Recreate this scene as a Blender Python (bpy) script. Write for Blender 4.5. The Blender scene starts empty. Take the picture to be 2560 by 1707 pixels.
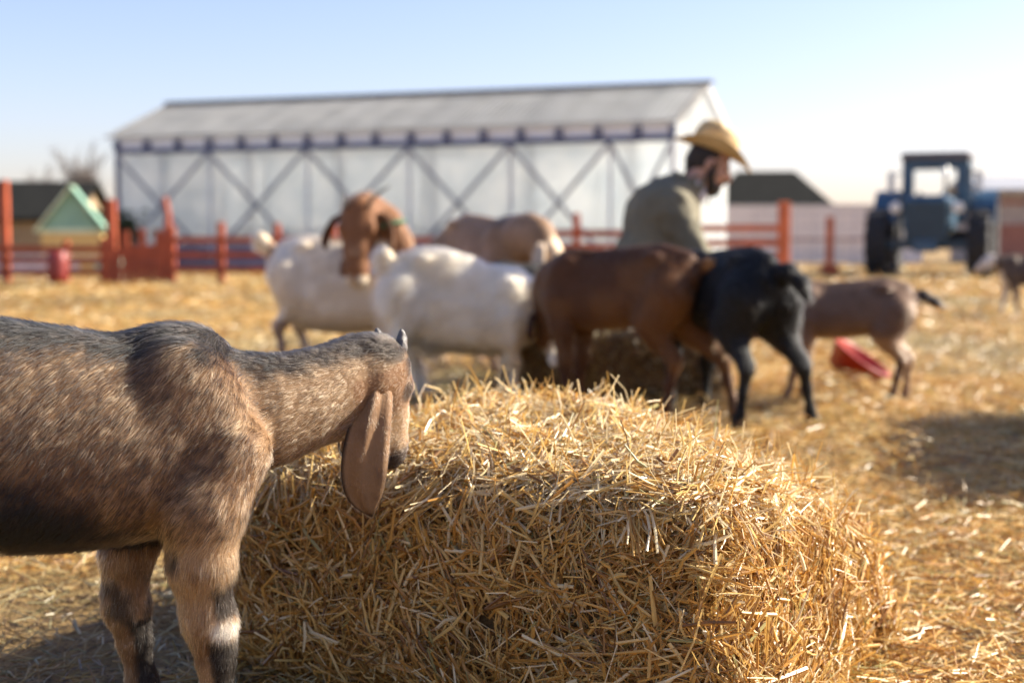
import bpy, math, random
import numpy as np
from mathutils import Vector, Matrix, Euler

R = math.radians
rng = np.random.default_rng(7)
random.seed(7)
S = bpy.context.scene
COL = S.collection

# ------------------------------------------------------------------ camera, sky, sun, exposure
cam_d = bpy.data.cameras.new("camera")
cam = bpy.data.objects.new("camera", cam_d)
COL.objects.link(cam)
S.camera = cam
cam.location = (0, 0, 0.8)
cam.rotation_euler = (R(90 - 4.17), 0, 0)
cam_d.lens = 50
cam_d.sensor_width = 36
cam_d.clip_start = 0.05
cam_d.clip_end = 2000
cam_d.dof.use_dof = True
cam_d.dof.focus_distance = 2.12
cam_d.dof.aperture_fstop = 2.9

SUN_EL, SUN_AZ = R(30), R(15)          # elevation; azimuth measured from +X towards +Y
W = bpy.data.worlds.new("World")
S.world = W
W.use_nodes = True
wn = W.node_tree
bg = wn.nodes["Background"]
sky = wn.nodes.new("ShaderNodeTexSky")
sky.sky_type = 'NISHITA'
sky.sun_disc = False
sky.sun_elevation = SUN_EL
sky.sun_rotation = R(90) - SUN_AZ     # rotation runs clockwise from +Y
sky.air_density = 1.0
sky.dust_density = 1.0
sky.ozone_density = 3.0
tnt = wn.nodes.new("ShaderNodeMix"); tnt.data_type = 'RGBA'; tnt.blend_type = 'MULTIPLY'; tnt.inputs[0].default_value = 1
tnt.inputs[7].default_value = (1.09, .925, 1.0, 1)
wn.links.new(sky.outputs[0], tnt.inputs[6])
wn.links.new(tnt.outputs[2], bg.inputs[0])
bg.inputs[1].default_value = 0.083
sd = bpy.data.lights.new("sun", 'SUN')
sun = bpy.data.objects.new("sun", sd)
COL.objects.link(sun)
sd.energy = 5.0
sd.angle = R(0.5)
sd.color = (1.0, 0.92, 0.77)
to_sun = Vector((math.cos(SUN_EL) * math.cos(SUN_AZ), math.cos(SUN_EL) * math.sin(SUN_AZ), math.sin(SUN_EL)))
sun.rotation_euler = to_sun.to_track_quat('Z', 'Y').to_euler()
sun.location = to_sun * 50
S.view_settings.view_transform = 'Standard'
S.view_settings.look = 'None'
S.view_settings.exposure = 1.45
S.view_settings.gamma = 1
S.cycles.use_denoising = True
S.cycles.max_bounces = 8
S.cycles.transparent_max_bounces = 8
S.cycles.sample_clamp_indirect = 6
S.cycles.sample_clamp_direct = 0

# ------------------------------------------------------------------ helpers: names and tags
def tag(o, label=None, cat=None, group=None, kind=None):
    if label: o['label'] = label
    if cat: o['category'] = cat
    if group: o['group'] = group
    if kind: o['kind'] = kind
    return o

def empty(name, loc=(0, 0, 0), rz=0):
    o = bpy.data.objects.new(name, None)
    o.empty_display_size = 0.1
    COL.objects.link(o)
    o.location = loc
    o.rotation_euler = (0, 0, rz)
    return o

def link(name, me, mat=None, parent=None):
    o = bpy.data.objects.new(name, me)
    COL.objects.link(o)
    if mat is not None: me.materials.append(mat)
    if parent is not None: o.parent = parent
    return o

# ------------------------------------------------------------------ helpers: materials
def mat_new(name):
    m = bpy.data.materials.new(name)
    m.use_nodes = True
    nt = m.node_tree
    return m, nt, nt.nodes["Principled BSDF"], nt.nodes["Material Output"]

def simple(name, col, rough=0.6, metal=0.0, var=0.15, scale=6.0, bump=0.0, spec=0.5):
    """principled with noise variation of the base colour and of roughness"""
    m, nt, b, out = mat_new(name)
    tc = nt.nodes.new("ShaderNodeTexCoord")
    n = nt.nodes.new("ShaderNodeTexNoise")
    n.inputs["Scale"].default_value = scale
    n.inputs["Detail"].default_value = 6
    nt.links.new(tc.outputs["Object"], n.inputs["Vector"])
    cr = nt.nodes.new("ShaderNodeValToRGB")
    cr.color_ramp.elements[0].position = 0.3
    cr.color_ramp.elements[1].position = 0.7
    cr.color_ramp.elements[0].color = tuple(c * (1 - var) for c in col) + (1,)
    cr.color_ramp.elements[1].color = tuple(min(1, c * (1 + var)) for c in col) + (1,)
    nt.links.new(n.outputs[0], cr.inputs[0])
    nt.links.new(cr.outputs[0], b.inputs["Base Color"])
    b.inputs["Roughness"].default_value = rough
    b.inputs["Metallic"].default_value = metal
    b.inputs["Specular IOR Level"].default_value = spec
    if bump > 0:
        bp = nt.nodes.new("ShaderNodeBump")
        bp.inputs["Strength"].default_value = bump
        bp.inputs["Distance"].default_value = 0.02
        nt.links.new(n.outputs[0], bp.inputs["Height"])
        nt.links.new(bp.outputs[0], b.inputs["Normal"])
    return m

def straw_material(name, trans=0.3):
    m, nt, b, out = mat_new(name)
    at = nt.nodes.new("ShaderNodeAttribute"); at.attribute_name = "tint"
    nt.links.new(at.outputs["Color"], b.inputs["Base Color"])
    b.inputs["Roughness"].default_value = 0.38
    b.inputs["Specular IOR Level"].default_value = 0.6
    tr = nt.nodes.new("ShaderNodeBsdfTranslucent")
    nt.links.new(at.outputs["Color"], tr.inputs[0])
    mx = nt.nodes.new("ShaderNodeMixShader"); mx.inputs[0].default_value = trans
    nt.links.new(b.outputs[0], mx.inputs[1]); nt.links.new(tr.outputs[0], mx.inputs[2])
    nt.links.new(mx.outputs[0], out.inputs[0])
    return m

def coat_material(name, rough=0.65):
    m, nt, b, out = mat_new(name)
    at = nt.nodes.new("ShaderNodeAttribute"); at.attribute_name = "tint"
    nt.links.new(at.outputs["Color"], b.inputs["Base Color"])
    b.inputs["Roughness"].default_value = rough
    b.inputs["Specular IOR Level"].default_value = 0.18
    tc = nt.nodes.new("ShaderNodeTexCoord")
    n = nt.nodes.new("ShaderNodeTexNoise"); n.inputs["Scale"].default_value = 160; n.inputs["Detail"].default_value = 4
    bp = nt.nodes.new("ShaderNodeBump"); bp.inputs["Strength"].default_value = 0.3; bp.inputs["Distance"].default_value = 0.004
    nt.links.new(tc.outputs["Object"], n.inputs["Vector"])
    nt.links.new(n.outputs[0], bp.inputs["Height"]); nt.links.new(bp.outputs[0], b.inputs["Normal"])
    return m

def hair_material(name, rough=0.34, radial=0.45):
    m, nt, b, out = mat_new(name)
    nt.nodes.remove(b)
    h = nt.nodes.new("ShaderNodeBsdfHairPrincipled")
    h.model = 'CHIANG'
    h.parametrization = 'COLOR'
    at = nt.nodes.new("ShaderNodeAttribute"); at.attribute_name = "tint"
    nt.links.new(at.outputs["Color"], h.inputs["Color"])
    h.inputs["Roughness"].default_value = rough
    h.inputs["Radial Roughness"].default_value = radial
    h.inputs["Random Roughness"].default_value = 0.2
    h.inputs["IOR"].default_value = 1.42
    nt.links.new(h.outputs[0], out.inputs[0])
    return m

M_STRAW = straw_material("straw")
M_COAT = coat_material("goat_coat")
M_HAIR = hair_material("goat_hair")

# ------------------------------------------------------------------ helpers: numpy mesh building
def np_mesh(name, V, F4=None, F3=None, tint=None, smooth=True):
    me = bpy.data.meshes.new(name)
    V = np.ascontiguousarray(V, np.float32)
    n4 = 0 if F4 is None else len(F4)
    n3 = 0 if F3 is None else len(F3)
    idx = []
    tot = []
    if n4: idx.append(np.asarray(F4, np.int32).ravel()); tot.append(np.full(n4, 4, np.int32))
    if n3: idx.append(np.asarray(F3, np.int32).ravel()); tot.append(np.full(n3, 3, np.int32))
    idx = np.concatenate(idx); tot = np.concatenate(tot)
    start = np.concatenate([[0], np.cumsum(tot)[:-1]]).astype(np.int32)
    me.vertices.add(len(V)); me.vertices.foreach_set("co", V.ravel())
    me.loops.add(len(idx)); me.loops.foreach_set("vertex_index", idx)
    me.polygons.add(len(tot)); me.polygons.foreach_set("loop_start", start)
    me.polygons.foreach_set("use_smooth", np.full(len(tot), smooth, bool))
    me.update(calc_edges=True)
    if tint is not None:
        a = me.attributes.new("tint", 'FLOAT_COLOR', 'POINT')
        c = np.ones((len(V), 4), np.float32); c[:, :3] = tint
        a.data.foreach_set("color", c.ravel())
    return me

def unit(v):
    return v / np.maximum(np.linalg.norm(v, axis=-1, keepdims=True), 1e-9)

_perm = np.random.default_rng(3).random((32, 32, 32)).astype(np.float32)
def vnoise(P, scale=1.0, seed=0):
    """value noise 0..1"""
    q = np.asarray(P) * scale + seed * 7.31
    i = np.floor(q).astype(int); f = q - i
    f = f * f * (3 - 2 * f)
    r = 0
    for a in (0, 1):
        wa = f[..., 0] if a else 1 - f[..., 0]
        for b in (0, 1):
            wb = f[..., 1] if b else 1 - f[..., 1]
            for c in (0, 1):
                wc = f[..., 2] if c else 1 - f[..., 2]
                r = r + wa * wb * wc * _perm[(i[..., 0] + a) % 32, (i[..., 1] + b) % 32, (i[..., 2] + c) % 32]
    return r

def fbm(P, scale, seed=0, octv=3):
    s, a, t = 0, 1.0, 0
    for k in range(octv):
        s = s + a * vnoise(P, scale * 2 ** k, seed + k); t += a; a *= 0.5
    return s / t

def sstep(a, b, x):
    t = np.clip((x - a) / (b - a), 0, 1)
    return t * t * (3 - 2 * t)

# ------------------------------------------------------------------ helpers: simple solids (collected into one mesh per part)
class MB:
    def __init__(self): self.V, self.F = [], []
    def add(self, V, F):
        o = len(self.V); self.V += [tuple(v) for v in V]; self.F += [tuple(i + o for i in f) for f in F]
        return self
    def box(self, c, s, rot=(0, 0, 0), taper=1.0, bev=0.0):
        m = Euler(rot).to_matrix(); c = Vector(c); x, y, z = (k / 2 for k in s)
        if bev <= 0:
            pts = [(-x, -y, -z), (x, -y, -z), (x, y, -z), (-x, y, -z),
                   (-x * taper, -y * taper, z), (x * taper, -y * taper, z), (x * taper, y * taper, z), (-x * taper, y * taper, z)]
            return self.add([c + m @ Vector(p) for p in pts],
                            [(3, 2, 1, 0), (4, 5, 6, 7), (0, 1, 5, 4), (1, 2, 6, 5), (2, 3, 7, 6), (3, 0, 4, 7)])
        b = min(bev, x * .9, y * .9, z * .9)
        def ring(hx, hy, zz):
            return [(-hx + b, -hy, zz), (hx - b, -hy, zz), (hx, -hy + b, zz), (hx, hy - b, zz),
                    (hx - b, hy, zz), (-hx + b, hy, zz), (-hx, hy - b, zz), (-hx, -hy + b, zz)]
        pts = ring(x - b, y - b, -z) + ring(x, y, -z + b) + ring(x * taper, y * taper, z - b) + ring(x * taper - b, y * taper - b, z)
        fs = [tuple(range(7, -1, -1)), tuple(range(24, 32))]
        for k in range(3):
            for i in range(8):
                j = (i + 1) % 8
                fs.append((k * 8 + i, k * 8 + j, k * 8 + 8 + j, k * 8 + 8 + i))
        return self.add([c + m @ Vector(p) for p in pts], fs)
    def beam(self, a, b, w, h=None):
        a, b = Vector(a), Vector(b); d = b - a
        q = d.to_track_quat('X', 'Z').to_matrix()
        h = h or w; L = d.length / 2; c = (a + b) / 2
        pts = [(-L, -w / 2, -h / 2), (L, -w / 2, -h / 2), (L, w / 2, -h / 2), (-L, w / 2, -h / 2),
               (-L, -w / 2, h / 2), (L, -w / 2, h / 2), (L, w / 2, h / 2), (-L, w / 2, h / 2)]
        return self.add([c + q @ Vector(p) for p in pts],
                        [(3, 2, 1, 0), (4, 5, 6, 7), (0, 1, 5, 4), (1, 2, 6, 5), (2, 3, 7, 6), (3, 0, 4, 7)])
    def tube(self, pts, rads, n=8, caps=True):
        pts = [Vector(p) for p in pts]
        if not hasattr(rads, '__len__'): rads = [rads] * len(pts)
        V, F = [], []
        up = Vector((0.13, 0.31, 0.94))
        for i, p in enumerate(pts):
            d = (pts[min(i + 1, len(pts) - 1)] - pts[max(i - 1, 0)]).normalized()
            a = d.cross(up)
            if a.length < 1e-3: a = d.cross(Vector((1, 0, 0)))
            a.normalize(); b = d.cross(a).normalized()
            for k in range(n):
                t = 2 * math.pi * k / n
                V.append(p + (a * math.cos(t) + b * math.sin(t)) * rads[i])
        for i in range(len(pts) - 1):
            for k in range(n):
                k2 = (k + 1) % n
                F.append((i * n + k, i * n + k2, (i + 1) * n + k2, (i + 1) * n + k))
        if caps:
            F.append(tuple(range(n - 1, -1, -1))); F.append(tuple(range((len(pts) - 1) * n, len(pts) * n)))
        return self.add(V, F)
    def lathe(self, prof, c=(0, 0, 0), axis='Z', n=32, rot=None):
        """prof: list of (radius, height)"""
        m = Matrix.Identity(3)
        if axis == 'X': m = Euler((0, R(90), 0)).to_matrix()
        if axis == 'Y': m = Euler((R(-90), 0, 0)).to_matrix()
        if rot is not None: m = Euler(rot).to_matrix()
        c = Vector(c); V, F = [], []
        for r, h in prof:
            for k in range(n):
                t = 2 * math.pi * k / n
                V.append(c + m @ Vector((r * math.cos(t), r * math.sin(t), h)))
        for i in range(len(prof) - 1):
            for k in range(n):
                k2 = (k + 1) % n
                F.append((i * n + k, i * n + k2, (i + 1) * n + k2, (i + 1) * n + k))
        return self.add(V, F)
    def build(self, name, mat, parent=None, smooth=False):
        me = bpy.data.meshes.new(name)
        me.from_pydata([tuple(v) for v in self.V], [], self.F)
        if smooth: me.polygons.foreach_set("use_smooth", [True] * len(me.polygons))
        me.update()
        return link(name, me, mat, parent)

# ------------------------------------------------------------------ helpers: smooth-blended bodies polygonised on a grid
def euler_m(pitch=0, yaw=0, roll=0):
    """head frame: +X nose, +Z forehead; positive pitch points the nose down"""
    return np.array(Euler((roll, pitch, 0)).to_matrix()), np.array(Euler((0, 0, yaw)).to_matrix())

def headM(pitch, yaw, roll=0):
    a, b = euler_m(R(pitch), R(yaw), R(roll))
    return b @ a

class Body:
    def __init__(self): self.p = []
    def cone(self, a, b, ra, rb, k=0.02, flat=None, cut=False):
        self.p.append(('c', np.array(a, float), np.array(b, float), ra, rb, flat, k, cut)); return self
    def chain(self, pts, k=0.02, flat=None):
        for (p, q) in zip(pts[:-1], pts[1:]): self.cone(p[:3], q[:3], p[3], q[3], k, flat)
        return self
    def ell(self, c, r, k=0.02, rot=None, cut=False):
        self.p.append(('e', np.array(c, float), np.array(r, float), rot, k, cut)); return self
    def loft(self, st, k=0.02, egg=0.25):
        st = np.array(st, float)
        order = np.argsort(st[:, 0]); st = st[order]
        xs = np.linspace(st[0, 0], st[-1, 0], 160)
        cols = []
        for c in (1, 2, 3):
            m = np.gradient(st[:, c], st[:, 0])
            i = np.clip(np.searchsorted(st[:, 0], xs) - 1, 0, len(st) - 2)
            h = st[i + 1, 0] - st[i, 0]; t = (xs - st[i, 0]) / h
            cols.append((2*t**3-3*t**2+1)*st[i, c] + (t**3-2*t**2+t)*h*m[i] + (-2*t**3+3*t**2)*st[i+1, c] + (t**3-t**2)*h*m[i+1])
        self.p.append(('l', xs, cols[0], cols[1], np.maximum(cols[2], 0.012), egg, k)); return self
    def dist(self, P):
        D = np.full(len(P), 9.0)
        for q in self.p:
            cut = False
            if q[0] == 'c':
                _, a, b, ra, rb, flat, k, cut = q
                X = P
                if flat is not None:
                    ax, f = flat; ax = np.asarray(ax, float)
                    X = P + ((P - a) @ ax)[:, None] * ax * (f - 1)
                    ba = b - a; ba = ba + (ba @ ax) * ax * (f - 1)
                else: ba = b - a
                pa = X - a
                t = np.clip((pa @ ba) / max(ba @ ba, 1e-9), 0, 1)
                d = np.linalg.norm(pa - t[:, None] * ba, axis=1) - (ra + (rb - ra) * t)
            elif q[0] == 'e':
                _, c, r, rot, k, cut = q
                X = P - c
                if rot is not None: X = X @ rot
                u = X / r; k0 = np.linalg.norm(u, axis=1); k1 = np.linalg.norm(u / r, axis=1)
                d = k0 * (k0 - 1) / np.maximum(k1, 1e-9)
            else:
                _, xs, zt, zb, w, egg, k = q
                x = np.clip(P[:, 0], xs[0], xs[-1]); dx = np.abs(P[:, 0] - x)
                t = np.interp(x, xs, zt); bt = np.interp(x, xs, zb); ww = np.interp(x, xs, w)
                h = np.maximum((t - bt) / 2, 0.012); z = P[:, 2] - (t + bt) / 2
                ww = ww * (1 - egg * np.clip(z / h, -1, 1))
                y = P[:, 1]
                u = np.sqrt((y / ww) ** 2 + (z / h) ** 2); g = np.sqrt((y / ww**2) ** 2 + (z / h**2) ** 2)
                d = np.where(u > 1e-4, u * (u - 1) / np.maximum(g, 1e-9), -np.minimum(ww, h))
                d = np.where(dx > 0, np.sqrt(np.maximum(d, 0) ** 2 + dx ** 2), d)
            if cut:
                hh = np.clip(0.5 - 0.5 * (D + d) / k, 0, 1)
                D = D * (1 - hh) - d * hh + k * hh * (1 - hh)
            else:
                hh = np.clip(0.5 + 0.5 * (D - d) / k, 0, 1)
                D = D * (1 - hh) + d * hh - k * hh * (1 - hh)
        return D
    def poly(self, lo, hi, h, smooth=1):
        lo = np.array(lo, float); hi = np.array(hi, float)
        n = np.ceil((hi - lo) / h).astype(int) + 1
        ax = [lo[i] + h * np.arange(n[i]) for i in range(3)]
        G = np.stack(np.meshgrid(*ax, indexing='ij'), -1).reshape(-1, 3)
        D = np.concatenate([self.dist(c) for c in np.array_split(G, max(1, len(G) // 200000))]).reshape(n)
        return surface_nets(D, lo, h, smooth)

def surface_nets(D, lo, h, smooth=1):
    n = D.shape
    ins = D < 0
    c = [n[0] - 1, n[1] - 1, n[2] - 1]
    cnt = np.zeros(c, np.int8)
    for a in (0, 1):
        for b in (0, 1):
            for d in (0, 1):
                cnt += ins[a:a + c[0], b:b + c[1], d:d + c[2]]
    act = (cnt > 0) & (cnt < 8)
    I = np.argwhere(act)
    vid = -np.ones(c, np.int64); vid[act] = np.arange(len(I))
    acc = np.zeros((len(I), 3)); num = np.zeros(len(I))
    cor = [(a, b, d) for a in (0, 1) for b in (0, 1) for d in (0, 1)]
    for i in range(8):
        for j in range(i + 1, 8):
            df = [cor[j][k] - cor[i][k] for k in range(3)]
            if sum(abs(x) for x in df) != 1: continue
            A = D[I[:, 0] + cor[i][0], I[:, 1] + cor[i][1], I[:, 2] + cor[i][2]]
            B = D[I[:, 0] + cor[j][0], I[:, 1] + cor[j][1], I[:, 2] + cor[j][2]]
            m = (A < 0) != (B < 0)
            t = np.where(m, A / np.where(A - B == 0, 1, A - B), 0)
            pos = np.array(cor[i]) + t[:, None] * np.array(df)
            acc += pos * m[:, None]; num += m
    V = lo + h * (I + acc / num[:, None])
    Q = []
    for ax in range(3):
        o = [k for k in range(3) if k != ax]
        s0 = [slice(None)] * 3; s1 = [slice(None)] * 3
        s0[ax] = slice(0, n[ax] - 1); s1[ax] = slice(1, n[ax])
        ch = ins[tuple(s0)] != ins[tuple(s1)]
        E = np.argwhere(ch)
        ok = (E[:, o[0]] > 0) & (E[:, o[1]] > 0) & (E[:, o[0]] < n[o[0]] - 1) & (E[:, o[1]] < n[o[1]] - 1)
        E = E[ok]
        inside0 = ins[E[:, 0], E[:, 1], E[:, 2]]
        def cell(d0, d1):
            X = E.copy(); X[:, o[0]] += d0; X[:, o[1]] += d1
            return vid[X[:, 0], X[:, 1], X[:, 2]]
        q = np.stack([cell(-1, -1), cell(0, -1), cell(0, 0), cell(-1, 0)], 1)
        flip = inside0 if ax != 1 else ~inside0
        q[~flip] = q[~flip][:, ::-1]
        Q.append(q)
    Q = np.concatenate(Q)
    Q = Q[(Q >= 0).all(1)]
    e = np.concatenate([Q[:, [0, 1]], Q[:, [1, 2]], Q[:, [2, 3]], Q[:, [3, 0]]])
    for _ in range(smooth):
        for lam in (0.6, -0.35):
            s = np.zeros_like(V); c2 = np.zeros(len(V))
            np.add.at(s, e[:, 0], V[e[:, 1]]); np.add.at(c2, e[:, 0], 1)
            np.add.at(s, e[:, 1], V[e[:, 0]]); np.add.at(c2, e[:, 1], 1)
            V = V + lam * (s / np.maximum(c2, 1)[:, None] - V)
    return V, Q

def vnormals(V, Q):
    fn = np.cross(V[Q[:, 2]] - V[Q[:, 0]], V[Q[:, 3]] - V[Q[:, 1]])
    N = np.zeros_like(V)
    for k in range(4): np.add.at(N, Q[:, k], fn)
    return unit(N)

def fur_curves(name, V, Q, n, colf, flowf, lenf, rad, mat, parent, lift=0.35, seed=1, wave=0.15, densf=None):
    """short hairs combed along flowf, rooted on the quads of a body"""
    g = np.random.default_rng(seed)
    N = vnormals(V, Q)
    T = np.concatenate([Q[:, [0, 1, 2]], Q[:, [0, 2, 3]]])
    A = np.linalg.norm(np.cross(V[T[:, 1]] - V[T[:, 0]], V[T[:, 2]] - V[T[:, 0]]), axis=1)
    if densf is not None: A = A * densf(V[T].mean(1))
    t = g.choice(len(T), n, p=A / A.sum())
    r1, r2 = np.sqrt(g.random(n)), g.random(n)
    b = np.stack([1 - r1, r1 * (1 - r2), r1 * r2], 1)
    P = (V[T[t]] * b[..., None]).sum(1); NN = unit((N[T[t]] * b[..., None]).sum(1))
    fl = flowf(P); fl = unit(fl - (fl * NN).sum(1, keepdims=True) * NN)
    jit = g.normal(0, 1, (n, 3))
    cs = 150 if n > 100000 else 40
    clump = np.stack([fbm(P, cs, 5), fbm(P, cs, 9), fbm(P, cs, 13)], 1) - 0.5
    lf = (lift * (0.6 + 0.8 * g.random(n)))[:, None]
    d = unit(fl + lf * NN + 0.14 * jit + 0.9 * clump)
    L = lenf(P) * (0.65 + 0.6 * g.random(n))
    K = 5
    s = np.linspace(0, 1, K)
    pts = np.empty((n, K, 3), np.float32)
    for i, u in enumerate(s):
        bend = unit(fl + 0.05 * NN) * (u * u * 0.35)
        pts[:, i] = P - NN * 0.001 + (L[:, None]) * (d * u + bend - NN * 0.12 * u * u + wave * jit[:, [1, 2, 0]] * u * (1 - u) * 0.4)
    cu = bpy.data.hair_curves.new(name)
    cu.add_curves([K] * n)
    cu.attributes["position"].data.foreach_set("vector", pts.ravel()) if "position" in cu.attributes else None
    ra = cu.attributes.get("radius") or cu.attributes.new("radius", 'FLOAT', 'POINT')
    rr = rad * (1 - 0.85 * s) * (0.7 + 0.6 * g.random(n))[:, None]
    ra.data.foreach_set("value", np.ascontiguousarray(rr, np.float32).ravel())
    ca = cu.attributes.new("tint", 'FLOAT_COLOR', 'CURVE')
    c = np.ones((n, 4), np.float32); c[:, :3] = colf(P, g)
    ca.data.foreach_set("color", c.ravel())
    return link(name, cu, mat, parent)

# ------------------------------------------------------------------ helpers: straw blades
def straw_blades(P, D, N, L, Wd, curl, C, seed=0, stations=3):
    """V-folded bent strips; returns V, quads, tint"""
    g = np.random.default_rng(seed)
    n = len(P)
    D = unit(D); side = unit(np.cross(D, N)); up = np.cross(side, D)
    bend = unit(side * g.normal(0, 1, (n, 1)) + up * g.normal(0, .8, (n, 1)))
    ts = np.linspace(-.5, .5, stations)
    V = np.empty((n, stations, 3, 3), np.float32)
    for i, t in enumerate(ts):
        c = P + D * (L * t)[:, None] + bend * (curl * L * (t * t * 4 - .5))[:, None]
        wd = (Wd * (1 - 0.45 * abs(t) * 2 * g.random(n)))[:, None]
        V[:, i, 0] = c - side * wd * .5
        V[:, i, 1] = c + up * wd * .38
        V[:, i, 2] = c + side * wd * .5
    q = []
    for i in range(stations - 1):
        for k in (0, 1):
            q.append([i * 3 + k, i * 3 + k + 1, (i + 1) * 3 + k + 1, (i + 1) * 3 + k])
    q = np.array(q)
    F = (np.arange(n)[:, None, None] * (stations * 3) + q[None]).reshape(-1, 4)
    T = np.repeat(C, stations * 3, axis=0)
    return V.reshape(-1, 3), F, T

PAL = np.array([(.62, .365, .095), (.72, .50, .18), (.47, .235, .05), (.84, .70, .42), (.25, .118, .028), (.40, .36, .15), (.55, .295, .07)])
def straw_cols(n, g, w=(.27, .22, .17, .10, .10, .03, .11)):
    w = np.array(w); i = g.choice(len(PAL), n, p=w / w.sum())
    return np.clip(PAL[i] * (0.8 + 0.35 * g.random((n, 1))), 0, .92)

# ================================================================== GROUND
def ground_h(x, y):
    P = np.stack([x, y, np.zeros_like(x)], -1)
    return (fbm(P, 1.3, 2) - .5) * 0.05 * np.clip(1 - (y - 12) / 20, 0.1, 1)

def build_ground():
    xs = np.concatenate([np.linspace(-600, -14, 24), np.linspace(-12, 12, 161), np.linspace(14, 600, 24)])
    ys = np.concatenate([np.linspace(-40, 0, 9), np.linspace(.4, 22, 181), np.linspace(24, 90, 23), np.linspace(120, 1500, 14)])
    X, Y = np.meshgrid(xs, ys, indexing='ij')
    Z = ground_h(X, Y)
    Z[(np.abs(X) > 13) | (Y > 40) | (Y < 0)] = 0
    V = np.stack([X, Y, Z - 0.012], -1).reshape(-1, 3)
    a = np.arange(len(xs) * len(ys)).reshape(len(xs), len(ys))
    F = np.stack([a[:-1, :-1], a[1:, :-1], a[1:, 1:], a[:-1, 1:]], -1).reshape(-1, 4)
    m, nt, b, out = mat_new("trampled_straw")
    tc = nt.nodes.new("ShaderNodeTexCoord")
    def tex(scale, stretch, rot):
        mp = nt.nodes.new("ShaderNodeMapping"); mp.inputs["Scale"].default_value = stretch; mp.inputs["Rotation"].default_value[2] = rot
        nt.links.new(tc.outputs["Object"], mp.inputs[0])
        n = nt.nodes.new("ShaderNodeTexNoise"); n.inputs["Scale"].default_value = scale; n.inputs["Detail"].default_value = 8; n.inputs["Roughness"].default_value = .7
        nt.links.new(mp.outputs[0], n.inputs["Vector"]); return n
    n1 = tex(28, (1, 4, 1), .5); n2 = tex(28, (4, 1, 1), .2); n3 = tex(.7, (1, 1, 1), 0)
    mx = nt.nodes.new("ShaderNodeMath"); mx.operation = 'MAXIMUM'
    nt.links.new(n1.outputs[0], mx.inputs[0]); nt.links.new(n2.outputs[0], mx.inputs[1])
    cr = nt.nodes.new("ShaderNodeValToRGB")
    e = cr.color_ramp.elements
    e[0].position = .42; e[0].color = (.09, .05, .017, 1)
    e[1].position = .75; e[1].color = (.72, .50, .19, 1)
    k = e.new(.56); k.color = (.46, .29, .09, 1)
    nt.links.new(mx.outputs[0], cr.inputs[0])
    cr2 = nt.nodes.new("ShaderNodeValToRGB")
    cr2.color_ramp.elements[0].position = .35; cr2.color_ramp.elements[0].color = (.42, .38, .32, 1)
    cr2.color_ramp.elements[1].position = .6; cr2.color_ramp.elements[1].color = (1, 1, 1, 1)
    nt.links.new(n3.outputs[0], cr2.inputs[0])
    mul = nt.nodes.new("ShaderNodeMix"); mul.data_type = 'RGBA'; mul.blend_type = 'MULTIPLY'; mul.inputs[0].default_value = 1
    nt.links.new(cr.outputs[0], mul.inputs[6]); nt.links.new(cr2.outputs[0], mul.inputs[7])
    nt.links.new(mul.outputs[2], b.inputs["Base Color"])
    b.inputs["Roughness"].default_value = .7
    bp = nt.nodes.new("ShaderNodeBump"); bp.inputs["Strength"].default_value = .8; bp.inputs["Distance"].default_value = .03
    nt.links.new(mx.outputs[0], bp.inputs["Height"]); nt.links.new(bp.outputs[0], b.inputs["Normal"])
    tag(link("ground", np_mesh("ground", V, F), m), kind='structure')

def build_litter():
    g = np.random.default_rng(11)
    Vs, Fs, Ts, o = [], [], [], 0
    bands = [  # y0, y1, count, length, width
        (1.25, 2.6, 36000, .075, .0036), (2.6, 4.5, 40000, .085, .0040), (4.5, 8.5, 52000, .10, .0048),
        (8.5, 15, 40000, .14, .008), (15, 25, 26000, .2, .016), (25, 42, 12000, .26, .026)]
    for bi, (y0, y1, n, L, w) in enumerate(bands):
        y = np.sqrt(g.random(n) * (y1**2 - y0**2) + y0**2)
        x = (g.random(n) * 2 - 1) * (y * .43 + .75)
        P0 = np.stack([x, y, 0 * x], -1)
        pile = fbm(P0, 2.2, 4)
        z = ground_h(x, y) + g.random(n) ** 2 * (.035 + (.09 if bi < 3 else .05) * sstep(.45, .75, pile)) + .002
        P = np.stack([x, y, z], -1)
        az = g.random(n) * 2 * np.pi + 1.5 * (fbm(P0, 1.1, 8) - .5)
        el = g.normal(0, .22, n)
        D = np.stack([np.cos(az) * np.cos(el), np.sin(az) * np.cos(el), np.sin(el)], -1)
        N = unit(np.stack([g.normal(0, .5, n), g.normal(0, .5, n), np.ones(n)], -1))
        LL = L * (.35 + 1.1 * g.random(n) ** 1.5)
        C = straw_cols(n, g, (.25, .24, .14, .14, .08, .10, .05))
        old = sstep(.52, .66, fbm(P0, .55, 31))
        kp = g.random(n) > .55 * old
        C = C * (1 - .45 * old)[:, None]
        P, D, N, LL, C, P0 = P[kp], D[kp], N[kp], LL[kp], C[kp], P0[kp]; n = len(P)
        grey = sstep(.5, .7, fbm(P0, .8, 21))[:, None]        # patches of older greyish-green hay
        C = C * (1 - .5 * grey) + .5 * grey * C.mean(1, keepdims=True) * np.array([1.0, 1.0, .72])
        C = C * np.array([1.02, .98, .84])
        V, F, T = straw_blades(P, D, N, LL, w * (.6 + .8 * g.random(n)), g.normal(0, .10, n), C, seed=bi)
        Vs.append(V); Fs.append(F + o); Ts.append(T); o += len(V)
    me = np_mesh("straw_litter", np.concatenate(Vs), np.concatenate(Fs), tint=np.concatenate(Ts), smooth=False)
    tag(link("straw_litter", me, M_STRAW), "loose golden straw strewn over the whole farmyard ground", "straw", kind='stuff')

build_ground()
build_litter()

# ================================================================== STRAW BALES
M_CORE = simple("packed_straw_core", (.13, .075, .025), .9, var=.5, scale=60, bump=.6)

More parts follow.
